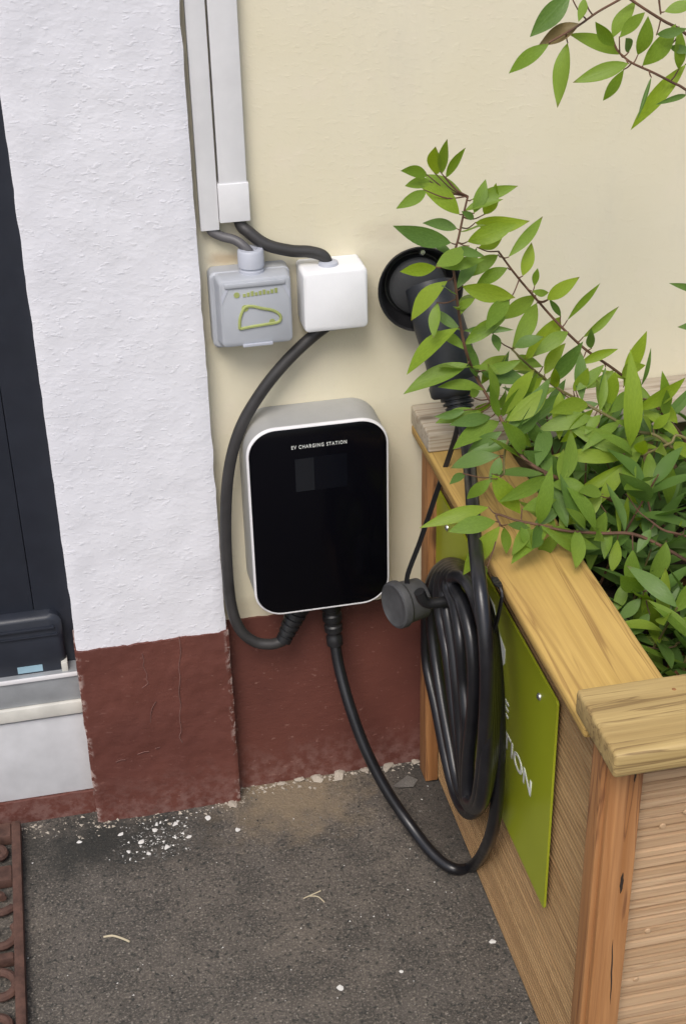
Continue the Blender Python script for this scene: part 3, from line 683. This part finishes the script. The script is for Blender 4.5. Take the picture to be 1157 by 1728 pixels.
# ------------------------------------------------------------------ cast iron doormat
dm = thing('doormat', 'rusty openwork cast iron doormat at the door step', 'doormat', (-0.81, -0.32, 0))
X0, X1, Y0, Y1, HT = -1.02, -0.6135, -0.640, -0.0200, 0.020
def bar(lo, hi, bev=0.0035): return box('frame_bar', lo, hi, M['iron'], dm, bev, 2)
bar((X1-0.0135, Y0, 0.001), (X1, Y1, HT)); bar((X0, Y0, 0.001), (X0+0.0135, Y1, HT))
bar((X0+0.0137, Y1-0.030, 0.001), (X1-0.0137, Y1, HT-0.0015)); bar((X0+0.0137, Y0, 0.001), (X1-0.0137, Y0+0.030, HT-0.0015))
ys = [-0.105, -0.225, -0.282, -0.405, -0.52]
for yb in (-0.122, -0.276, -0.430, -0.545):
    wdt = 0.030 if yb == -0.122 else 0.0125
    box('cross_bar', (X0+0.0137, yb-wdt/2, 0.0015), (X1-0.0137, yb+wdt/2, HT-0.003), M['iron'], dm, 0.003)
def scroll(cx, cy, r, turn, flip=1, a0=0.0):
    P = []
    for i in range(22):
        t = i/21; a = a0+turn*t; rr = r*(1-0.72*t)
        P.append(Vector((cx+flip*rr*math.cos(a), cy+rr*math.sin(a), 0.011)))
    tube('scroll', P, 0.0058, M['iron'], dm, 8, 2)
for (cy, r) in ((-0.078, 0.021), (-0.168, 0.026), (-0.235, 0.026), (-0.325, 0.032), (-0.390, 0.026), (-0.475, 0.030), (-0.585, 0.022)):
    for i, cx in enumerate((-0.648, -0.700, -0.755, -0.810, -0.865, -0.920, -0.975)):
        scroll(cx, cy, r, 5.2, 1 if i % 2 else -1, 0.9+i*1.3+cy*20)
for cx in (-0.665, -0.73, -0.81, -0.89, -0.96):
    box('rib', (cx-0.005, Y0+0.030, 0.002), (cx+0.005, Y1-0.030, HT-0.006), M['iron'], dm, 0.002)

# ------------------------------------------------------------------ shrub
sh = thing('shrub', 'leafy green shrub with narrow pointed leaves overflowing the planter', 'shrub', (0.30, -0.30, 0.46))
def leaf_mesh(name, m, bend, fold, wave, tipw, side=0.0):
    n = 11; V = []; Fc = []
    for i in range(n+1):
        t = i/n
        ww = 0.5*(math.sin(math.pi*t**tipw)**0.98) if 0 < t < 1 else 0
        sx_ = side*math.sin(t*2.6)
        zz = bend*(t*t) + wave*math.sin(t*5)
        V += [(-ww+sx_, t, zz+fold*ww*0.13), (sx_, t, zz), (ww+sx_, t, zz+fold*ww*0.10)]
    for i in range(n):
        a = i*3; Fc += [(a, a+1, a+4, a+3), (a+1, a+2, a+5, a+4)]
    me = bpy.data.meshes.new(name); me.from_pydata(V, [], Fc); me.update(); me.materials.append(M[m])
    me.polygons.foreach_set('use_smooth', [True]*len(me.polygons)); return me
LM = {}
for key in ('leaf_fresh', 'leaf_mid', 'leaf_deep', 'leaf_brown', 'leaf_dead'):
    LM[key] = [leaf_mesh('leaf', key, b, f_, wv, tw, sd_) for b, f_, wv, tw, sd_ in ((-0.12, 0.6, 0.010, 0.92, 0.1), (0.10, 0.9, -0.014, 0.85, -0.16), (-0.22, 0.5, 0.015, 0.98, 0.2), (0.0, 1.1, 0.03, 0.88, 0.0), (-0.08, 0.4, -0.03, 1.05, -0.1), (-0.34, 0.7, 0.02, 0.95, 0.12), (0.16, 0.8, 0.0, 0.8, 0.25), (-0.15, 1.2, -0.03, 0.9, -0.22))]
LEAVES = 0; BASES = []; STEMS = []
def leaf(b, tip, width, key, roll=None, ref=None, parent=sh):
    global LEAVES
    d = tip-b; L = d.length; y = d.normalized()
    nrm = (ref or (CAM-(b+tip)*0.5)).normalized()
    nrm = (nrm - y*nrm.dot(y)).normalized()
    a = random.gauss(0, 0.45) if roll is None else roll
    a = max(-0.95, min(0.95, a))
    nrm = Matrix.Rotation(a, 3, y) @ nrm
    x = y.cross(nrm)
    wd = width/max(0.5, math.cos(a))
    mx = Matrix(((x.x*wd, y.x*L, nrm.x*L, b.x), (x.y*wd, y.y*L, nrm.y*L, b.y), (x.z*wd, y.z*L, nrm.z*L, b.z), (0, 0, 0, 1)))
    o = bpy.data.objects.new('leaf', random.choice(LM[key])); COL.objects.link(o); o.parent = parent
    o.matrix_parent_inverse = Matrix.Translation(parent.location).inverted(); o.matrix_basis = mx
    LEAVES += 1; return o
def depth(px, py):
    if py < 240 and px > 850: return -0.27
    if py < 660: return -0.235 if px < 800 else (-0.215 if px < 900 else -0.195)
    return -0.235-(py-660)*0.00056
F_, M_, D_, B_ = 'leaf_fresh', 'leaf_mid', 'leaf_deep', 'leaf_brown'
TR = [
 (745,293,757,233,14,M_),(736,295,739,245,20,F_),(752,300,786,249,12,M_),(721,296,673,290,16,M_),(725,306,686,313,16,M_),(782,328,721,295,24,M_),(719,322,672,350,17,M_),(775,362,717,317,26,F_),
 (799,360,817,306,20,M_),(795,337,869,315,17,M_),(816,362,838,307,19,F_),(801,376,884,368,24,F_),(788,408,866,380,28,F_),(806,418,847,401,20,F_),(761,410,663,380,26,D_),(771,386,715,380,16,D_),(790,415,738,445,25,M_),
 (736,451,680,462,20,F_),(743,451,806,434,17,M_),(840,430,784,466,20,M_),(857,434,914,366,16,M_),(799,369,784,360,14,D_),(755,474,691,536,24,F_),(738,511,731,565,16,M_),(773,553,684,620,23,F_),(789,614,692,670,25,M_),
 (804,624,851,596,22,F_),(818,625,870,608,17,M_),(856,452,804,482,23,M_),(779,483,864,502,26,F_),(859,506,818,558,28,M_),(903,498,851,541,26,M_),(905,511,864,584,24,M_),(782,558,859,558,12,D_),(831,563,839,591,17,D_),(773,521,799,504,15,M_),(810,627,880,650,24,D_),
 (881,466,891,428,24,F_),(901,484,907,455,12,M_),(897,491,927,493,12,M_),(922,506,973,470,19,F_),(956,541,1009,484,10,M_),(983,569,1040,521,12,M_),(997,588,1000,560,12,D_),(977,614,1040,594,14,F_),(945,534,889,604,28,F_),(958,560,913,593,24,M_),(926,505,945,534,9,D_),
 (918,632,947,593,26,F_),(934,645,984,588,22,D_),(967,660,988,621,24,F_),(971,660,1014,615,16,M_),(867,586,910,570,22,D_),(915,619,874,599,16,M_),(1021,619,1006,670,6,D_),(1051,653,1090,567,20,F_),(1081,651,1098,600,6,D_),
 (1062,755,1066,630,26,F_),(1076,692,1145,632,20,F_),(1095,716,1108,681,20,M_),(1123,698,1116,646,16,M_),(1101,724,1125,698,16,F_),(1028,688,1038,632,28,F_),(1010,681,996,682,16,D_),(1056,660,1030,690,22,M_),(944,660,943,738,20,F_),(1068,762,970,735,26,M_),(1052,775,949,774,20,F_),(1000,705,925,720,24,M_),(1012,700,987,732,14,M_),
 (1056,781,963,839,16,F_),(1058,783,1010,850,18,F_),(1016,838,952,884,26,F_),(1061,791,1093,886,18,F_),(1084,772,1091,850,8,M_),(1117,765,1124,852,22,M_),(1114,761,1157,777,16,M_),(1134,752,1175,775,18,D_),(1039,837,1043,906,7,F_),(1058,837,1055,893,9,F_),(1041,910,1030,962,20,F_),(1021,863,998,953,24,M_),(1028,893,1019,940,16,M_),(1067,927,1069,1000,22,M_),(1123,914,1098,985,22,M_),(1097,893,1075,930,20,D_),
 (911,886,984,940,13,M_),(931,888,1000,919,20,M_),(928,817,990,830,22,M_),(1015,834,972,834,18,M_),(957,841,948,880,24,F_),(882,760,953,810,30,D_),(846,704,897,630,22,F_),(854,711,919,655,28,F_),(812,695,744,713,20,M_),(828,704,768,717,18,D_),(842,711,768,762,25,M_),(847,728,790,765,18,D_),(843,769,763,788,22,D_),(785,692,737,701,12,D_),
 (828,808,791,845,24,M_),(843,771,824,815,22,D_),(830,800,875,864,28,F_),(880,860,936,845,20,M_),(876,717,889,750,20,M_),(893,705,910,745,26,D_),(785,800,770,812,16,D_),(793,668,812,660,14,M_),
 (824,856,731,884,20,F_),(836,880,765,896,24,M_),(843,888,784,971,26,F_),(850,890,852,920,20,M_),(880,885,893,925,12,M_),(822,955,804,973,16,M_),(855,885,880,890,16,D_),(900,885,936,863,24,D_),
 (1085,997,1047,965,26,M_),(1085,1000,1079,1035,26,M_),(1087,998,1112,1072,22,F_),(1080,1010,1050,1035,24,D_),(1053,983,1040,1012,24,M_),(1137,1091,1085,1080,20,F_),(1095,1035,1070,1060,22,D_),(1092,1092,1115,1133,20,M_),(1157,997,1130,1015,18,M_),(1157,880,1147,885,14,F_),
 (961,-10,898,58,34,D_),(985,-3,975,37,13,M_),(977,40,912,74,24,B_),(926,74,861,121,20,M_),(957,72,940,175,23,M_),(1046,92,975,64,20,M_),(1036,77,1003,34,18,M_),(1033,64,1054,5,28,M_),(1044,64,1083,27,24,M_),(1060,107,972,137,22,M_),(1052,117,1018,167,15,M_),(1098,130,1075,194,6,D_),(1075,93,1089,42,24,M_),(1083,111,1131,50,34,M_),(1060,88,1049,64,14,D_),
 (1157,108,1077,207,22,F_),(1157,160,1110,175,8,D_),(1120,20,1170,0,22,M_),(1144,117,1145,64,16,M_),(1128,79,1165,84,12,D_),(1107,58,1150,50,14,D_),(1180,490,1146,486,10,D_),(1185,545,1147,549,12,D_),
]
for bx_, by_, tx_, ty_, w_, key in TR:
    Y = depth(bx_, by_)+random.uniform(-0.012, 0.012)
    b = at(bx_, by_, Y); BASES.append(b); tp = at(tx_, ty_, Y+random.uniform(-0.022, 0.012))
    wd_ = w_*1.24*(b-CAM).dot(FWD)/F_PX; ln_ = (tp-b).length*1.07
    if ln_ < wd_*2.7: wd_ = max(ln_*0.37, wd_*0.72); ln_ = max(ln_, wd_*2.7)
    tp = b+(tp-b).normalized()*ln_
    leaf(b, tp, wd_, key, roll=random.gauss(0, 0.25))
# branches
def br(pts, r0, r1, key='twig', extra=None):
    P = [at(x, y, depth(x, y)) for x, y in pts]
    if extra: P += [Vector(e) for e in extra]
    STEMS.extend(catmull(P, 12))
    tube('branch', P, lambda t: r1+(r0-r1)*(1-t) if False else r0+(r1-r0)*t, M[key], sh, 7, 6)
root = (0.30, -0.30, 0.45)
br([(789, 331), (782, 360), (773, 402), (764, 440), (768, 480), (774, 530), (785, 590), (805, 640), (835, 690), (862, 735), (905, 790)], 0.0011, 0.0024, 'twig', [(0.20, -0.30, 0.56), root])
br([(840, 424), (868, 462), (900, 500), (940, 545), (985, 588), (1035, 623), (1075, 655), (1110, 690)], 0.0012, 0.0022, 'twig', [(0.27, -0.23, 0.60), root])
br([(862, 588), (880, 606), (905, 628), (940, 655), (985, 680), (1030, 705), (1075, 728), (1120, 745)], 0.0012, 0.0022, 'twig_green', [(0.29, -0.27, 0.56), root])
br([(1056, 777), (1090, 765), (1130, 748), (1157, 740)], 0.0014, 0.0020, 'twig_green', [(0.34, -0.3, 0.58), root])
br([(843, 885), (838, 868), (870, 878), (905, 885), (950, 895), (1010, 900), (1080, 905)], 0.0011, 0.0022, 'twig', [(0.22, -0.38, 0.54), root])
br([(850, 800), (850, 770), (856, 745), (862, 735)], 0.0011, 0.0016, 'twig_green')
br([(1098, 880), (1120, 895), (1157, 905)], 0.0012, 0.0018, 'twig', [(0.3, -0.36, 0.53), root])
br([(1087, 998), (1105, 990), (1135, 1012), (1157, 1030)], 0.0012, 0.002, 'twig', [(0.26, -0.42, 0.52), root])
br([(1137, 1091), (1157, 1080)], 0.0012, 0.002, 'twig_green', [(0.26, -0.46, 0.52), root])
# the tall stems that leave the frame at the top right and arch back down
tall = [(0.33, -0.27, 1.02), (0.40, -0.28, 0.85), (0.36, -0.30, 0.62), root]
br([(925, 72), (950, 58), (977, 42), (1008, 20), (1050, -4), (1090, -30)], 0.0010, 0.0018, 'twig', [(0.22, -0.27, 1.17), (0.30, -0.27, 1.14), *tall])
br([(1050, -10), (1085, 14), (1120, 36), (1157, 58)], 0.0014, 0.0019, 'twig', [(0.25, -0.27, 1.07), (0.31, -0.27, 1.03), *tall[1:]])
br([(1045, 90), (1065, 106), (1100, 122), (1135, 140), (1157, 152)], 0.0011, 0.0018, 'twig', [(0.26, -0.27, 1.02), *tall[1:]])
br([(1114, 24), (1112, 8), (1110, -12)], 0.0009, 0.0012)
bm = bmesh.new()
for b in BASES:
    q_ = min(STEMS, key=lambda p_: (p_-b).length)
    dl = (q_-b).length
    if dl > 0.075: continue
    md = b.lerp(q_, 0.5)+Vector((0, 0, -0.10*dl))
    tube_bm(bm, catmull([q_, md, b, b+(b-md)*0.15], 4), lambda t: 0.0009-0.0004*t, 5)
pt = frombm('petioles', bm, M['twig'], sh, True); pt['kind'] = 'stuff'
# leaves set along the branches between the traced ones
rw = random.Random(5)
def whorl(pts, n, lmin, lmax, keys, dz=0.0):
    P = catmull([at(x, y, depth(x, y)) for x, y in pts], 8)
    for i in range(n):
        q_ = (i+rw.random())/n*(len(P)-2); k_ = int(q_); p = P[k_].lerp(P[k_+1], q_-k_); tg = (P[k_]-P[k_+1]).normalized()
        rd = Vector((rw.gauss(0, 1), rw.gauss(0, 1), rw.gauss(0, 0.8)+dz)); rd = (rd-tg*rd.dot(tg)).normalized()
        d = (tg*rw.uniform(0.15, 0.9)+rd).normalized(); L = rw.uniform(lmin, lmax)
        leaf(p, p+d*L, L*rw.uniform(0.22, 0.30), rw.choice(keys), roll=rw.gauss(0, 0.5), ref=Vector((rw.uniform(-.4, .2), -0.8, 0.9)))
whorl([(800, 630), (835, 690), (862, 735), (905, 790), (960, 830)], 24, 0.050, 0.078, (M_, D_, M_, F_), 0.2)
whorl([(900, 625), (940, 655), (985, 680), (1030, 705), (1075, 728), (1120, 745)], 20, 0.045, 0.070, (M_, F_, D_))
whorl([(1020, 612), (1075, 655), (1110, 690), (1150, 720)], 9, 0.04, 0.055, (M_, F_))
whorl([(1056, 777), (1090, 765), (1130, 748), (1157, 740)], 9, 0.05, 0.07, (F_, M_))
whorl([(890, 882), (950, 890), (1010, 895), (1080, 900)], 16, 0.05, 0.074, (M_, D_, M_))
whorl([(768, 480), (774, 530), (785, 590), (805, 640)], 9, 0.04, 0.06, (M_, D_))
whorl([(785, 350), (770, 410), (764, 440)], 4, 0.03, 0.045, (M_, D_))
# inner growth: upright shoots with spiralling leaves filling the box
rng = random.Random(21)
inner = []
for i in range(46):
    bx0 = rng.uniform(0.10, 0.36) if i < 38 else rng.uniform(0.36, 0.55); by0 = rng.uniform(-0.52, -0.10)
    lean = Vector((rng.uniform(-0.5, 0.35), rng.uniform(-0.45, 0.35), 1.0)).normalized()
    H = rng.uniform(0.09, 0.22)*(1.0 if by0 > -0.42 else 0.6)
    base_ = Vector((bx0, by0, 0.452)); tipp = base_+lean*H+Vector((0, 0, 0.0))
    mid = base_.lerp(tipp, 0.5)+Vector((rng.uniform(-.012, .012), rng.uniform(-.012, .012), 0))
    tube('branch', [base_, mid, tipp], lambda t: 0.0020-0.0010*t, M['twig' if i % 2 else 'twig_green'], sh, 6, 4)
    nl = rng.randint(11, 15); a0 = rng.uniform(0, 6.28)
    for j in range(nl):
        t = 0.25+0.75*j/(nl-1); p = base_.lerp(mid, t*2) if t < 0.5 else mid.lerp(tipp, t*2-1)
        a = a0+j*2.4; up = 0.15+0.75*t+rng.uniform(-.25, .25)
        d = Vector((math.cos(a), math.sin(a), up)).normalized(); L = rng.uniform(0.052, 0.078)
        tip_ = p+d*L
        if tip_.x < 0.060 or tip_.z > 0.690 or tip_.y < -0.625 or tip_.y > -0.03 or p.x < 0.078: continue
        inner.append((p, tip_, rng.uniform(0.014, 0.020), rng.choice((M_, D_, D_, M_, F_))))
# shoots in front come first (they show largest); the rest is one mass of foliage
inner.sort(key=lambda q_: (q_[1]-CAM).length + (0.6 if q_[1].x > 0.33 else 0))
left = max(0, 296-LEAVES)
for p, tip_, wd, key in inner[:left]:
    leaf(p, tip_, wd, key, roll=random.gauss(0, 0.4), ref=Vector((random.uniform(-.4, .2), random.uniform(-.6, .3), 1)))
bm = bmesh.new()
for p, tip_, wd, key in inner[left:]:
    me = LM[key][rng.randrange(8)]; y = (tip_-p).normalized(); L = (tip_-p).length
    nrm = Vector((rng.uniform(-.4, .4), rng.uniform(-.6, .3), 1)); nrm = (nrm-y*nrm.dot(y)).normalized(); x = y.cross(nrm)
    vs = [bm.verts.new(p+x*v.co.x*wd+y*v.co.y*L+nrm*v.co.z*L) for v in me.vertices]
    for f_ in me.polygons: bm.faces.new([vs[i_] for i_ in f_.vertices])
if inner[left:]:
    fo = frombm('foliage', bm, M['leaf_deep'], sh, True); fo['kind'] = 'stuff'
# fallen dead leaves on the soil
for i in range(34):
    x = random.uniform(0.09, 0.36); y = random.uniform(-0.62, -0.25); z = 0.472+0.016*mnoise.noise(Vector((x*9, y*9, 1)))+random.uniform(0, 0.012)
    a = random.uniform(0, 6.28); b = Vector((x, y, z))
    o = leaf(b, b+Vector((math.cos(a), math.sin(a), random.uniform(-.1, .35)))*random.uniform(0.03, 0.05), random.uniform(0.010, 0.017), 'leaf_dead', ref=Vector((random.uniform(-.5, .5), random.uniform(-.5, .5), 1)), parent=pl)
    o.name = 'fallen_leaf'

# ------------------------------------------------------------------ crumbs, flakes and grit on the ground
def chip_mesh(name, m, seed, flat=0.35):
    r = random.Random(seed); bm = bmesh.new(); bmesh.ops.create_icosphere(bm, subdivisions=1, radius=0.5)
    for v in bm.verts:
        v.co *= r.uniform(0.45, 1.2); v.co.z *= flat
    z = min(v.co.z for v in bm.verts)
    for v in bm.verts: v.co.z -= z*0.8
    me = bpy.data.meshes.new(name); bm.to_mesh(me); bm.free(); me.materials.append(M[m]); return me
FM = [chip_mesh('paint_flake', 'flake_white', s, 0.16) for s in range(4)]
CM = [chip_mesh('mortar_crumb', 'crumb', 40+s, 0.30) for s in range(4)]
def chip(name, me, px, py, size, label, cat, group=None, Y=None, stretch=1.0):
    d = ray(px, py); p = CAM+d*((0.0005-CAM.z)/d.z)
    o = bpy.data.objects.new(name, me); COL.objects.link(o); o.location = p
    o.rotation_euler = (0, 0, random.uniform(0, 6.28)); o.scale = (size*stretch, size, size); tag(o, label, cat, group); return o
chip('paint_flake', FM[0], 575, 1668, 0.012, 'white paint flake lying alone in the middle foreground', 'paint flake', 'paint flakes on the ground')
chip('paint_flake', FM[1], 830, 1588, 0.011, 'white paint flake close to the planter base', 'paint flake', 'paint flakes on the ground')
chip('paint_flake', FM[2], 320, 1413, 0.009, 'round white paint flake in front of the pier', 'paint flake', 'paint flakes on the ground')
chip('paint_flake', FM[3], 134, 1421, 0.009, 'white paint flake beside the rusty doormat corner', 'paint flake', 'paint flakes on the ground')
chip('paint_flake', FM[1], 402, 1400, 0.010, 'pale paint flake on the sandy patch', 'paint flake', 'paint flakes on the ground')
chip('paint_flake', FM[0], 676, 1640, 0.007, 'tiny white paint flake between the foreground flake and planter', 'paint flake', 'paint flakes on the ground')
chip('plaster_slab', chip_mesh('plaster_slab', 'grit_grey', 77, 0.14), 686, 1322, 0.036, 'flat grey plaster slab fallen beside the hanging cable', 'plaster piece', None, None, 1.3)
CR = [((428, 1320), 0.017, 'mortar lump nearest the pier at the wall foot'), ((392, 1358), 0.016, 'mortar lump at the corner of the pier'), ((505, 1316), 0.017, 'mortar crumb in the middle of the wall foot'), ((535, 1313), 0.022, 'longest mortar crumb at the wall foot below charger'), ((570, 1307), 0.024, 'flat mortar crumb at the wall foot left of the hanging cable'), ((655, 1293), 0.020, 'mortar crumb at wall foot right of the hanging cable'), ((700, 1286), 0.018, 'mortar crumb in the corner against the planter'), ((475, 1322), 0.011, 'small mortar crumb on the sandy patch by the wall'), ((618, 1300), 0.016, 'mortar crumb directly behind the hanging cable')]
for i, ((x, y), s, lb) in enumerate(CR): chip('mortar_crumb', CM[i % 4], x, y, s, lb, 'crumb', 'mortar crumbs along the wall foot', None, 1.6)
def twig(pts, label, r=0.0011):
    P = []
    for x, y in pts:
        d = ray(x, y); P.append(CAM+d*((0.0016-CAM.z)/d.z))
    tag(tube('straw', P, r, M['straw'], None, 6, 4), label, 'straw', 'dry straws on the ground')
twig([(175, 1581), (190, 1579), (205, 1583), (219, 1589)], 'curved pale straw lying near the doormat', 0.0014)
twig([(512, 1516), (530, 1508), (541, 1503)], 'upper straw of the crossed pair in mid ground', 0.0008)
twig([(520, 1512), (536, 1513), (547, 1522)], 'lower straw of the crossed pair in mid ground', 0.0008)
rs = random.Random(9)
SP = [('white paint spatter chip nearest the pier foot', 262, 1402), ('white paint spatter chip at the left end of the spatter', 205, 1408), ('largest white paint spatter chip before the pier', 252, 1441), ('white paint spatter chip at the right end of the spatter', 282, 1430), ('upper middle white paint spatter chip', 238, 1422), ('lower left white paint spatter chip', 218, 1437), ('pale chip under the right corner of the pier', 352, 1381), ('pale chip under the middle of the pier', 296, 1391)]
for i, (lb, x, y) in enumerate(SP):
    chip('paint_flake', FM[i % 4], x, y, rs.uniform(0.007, 0.012), lb, 'paint flake', 'paint flakes on the ground', None, rs.uniform(1.0, 1.6))
# fine grit: nobody could count it
rg = random.Random(3)
def grit(name, m, n, smin, smax, label, region, wall=False):
    bm = bmesh.new()
    T = [Vector((1, 0, -.3)), Vector((-.5, .87, -.3)), Vector((-.5, -.87, -.3)), Vector((0, 0, .55))]
    for i in range(n):
        if wall:
            if rg.random() < 0.55: x = rg.uniform(-0.30, 0.0); y = -0.004-abs(rg.gauss(0, 0.010))
            elif rg.random() < 0.6: x = rg.uniform(-0.51, -0.29); y = -0.030-abs(rg.gauss(0, 0.012))
            else: x = rg.uniform(-0.63, -0.5); y = -0.012-abs(rg.gauss(0, 0.02))
        else:
            x = rg.uniform(region[0], region[1]); y = rg.uniform(region[2], region[3])
            if x > -0.005 and y > -0.75: continue
        s = smin+(smax-smin)*rg.random()**3; a = rg.uniform(0, 6.28); c_, s_ = math.cos(a), math.sin(a)
        vs = []
        for t in T:
            q_ = Vector((t.x*rg.uniform(.6, 1.3), t.y*rg.uniform(.5, 1.2), t.z*rg.uniform(.5, 1)))*s
            vs.append(bm.verts.new((x+q_.x*c_-q_.y*s_, y+q_.x*s_+q_.y*c_, max(0.0002, q_.z+0.25*s))))
        bm.faces.new((vs[0], vs[1], vs[3])); bm.faces.new((vs[1], vs[2], vs[3])); bm.faces.new((vs[2], vs[0], vs[3])); bm.faces.new((vs[2], vs[1], vs[0]))
    o = frombm(name, bm, M[m]); tag(o, label, 'grit', None, 'stuff')
REG = (-0.75, 0.15, -0.75, -0.005)
grit('paint_spatter', 'flake_white', 110, 0.0010, 0.0036, 'spatter of small white paint chips before the pier', (-0.475, -0.375, -0.125, -0.045))
grit('grit', 'grit_grey', 3000, 0.0006, 0.0026, 'fine grey grit scattered over the concrete', REG)
grit('grit', 'grit_dark', 1800, 0.0008, 0.0024, 'dark specks of grit scattered over the concrete', REG)
grit('grit', 'flake_white', 230, 0.0006, 0.0022, 'white paint specks scattered over the concrete', REG)
grit('rubble', 'crumb', 420, 0.0010, 0.0048, 'loose mortar rubble along the foot of the wall', REG, True)
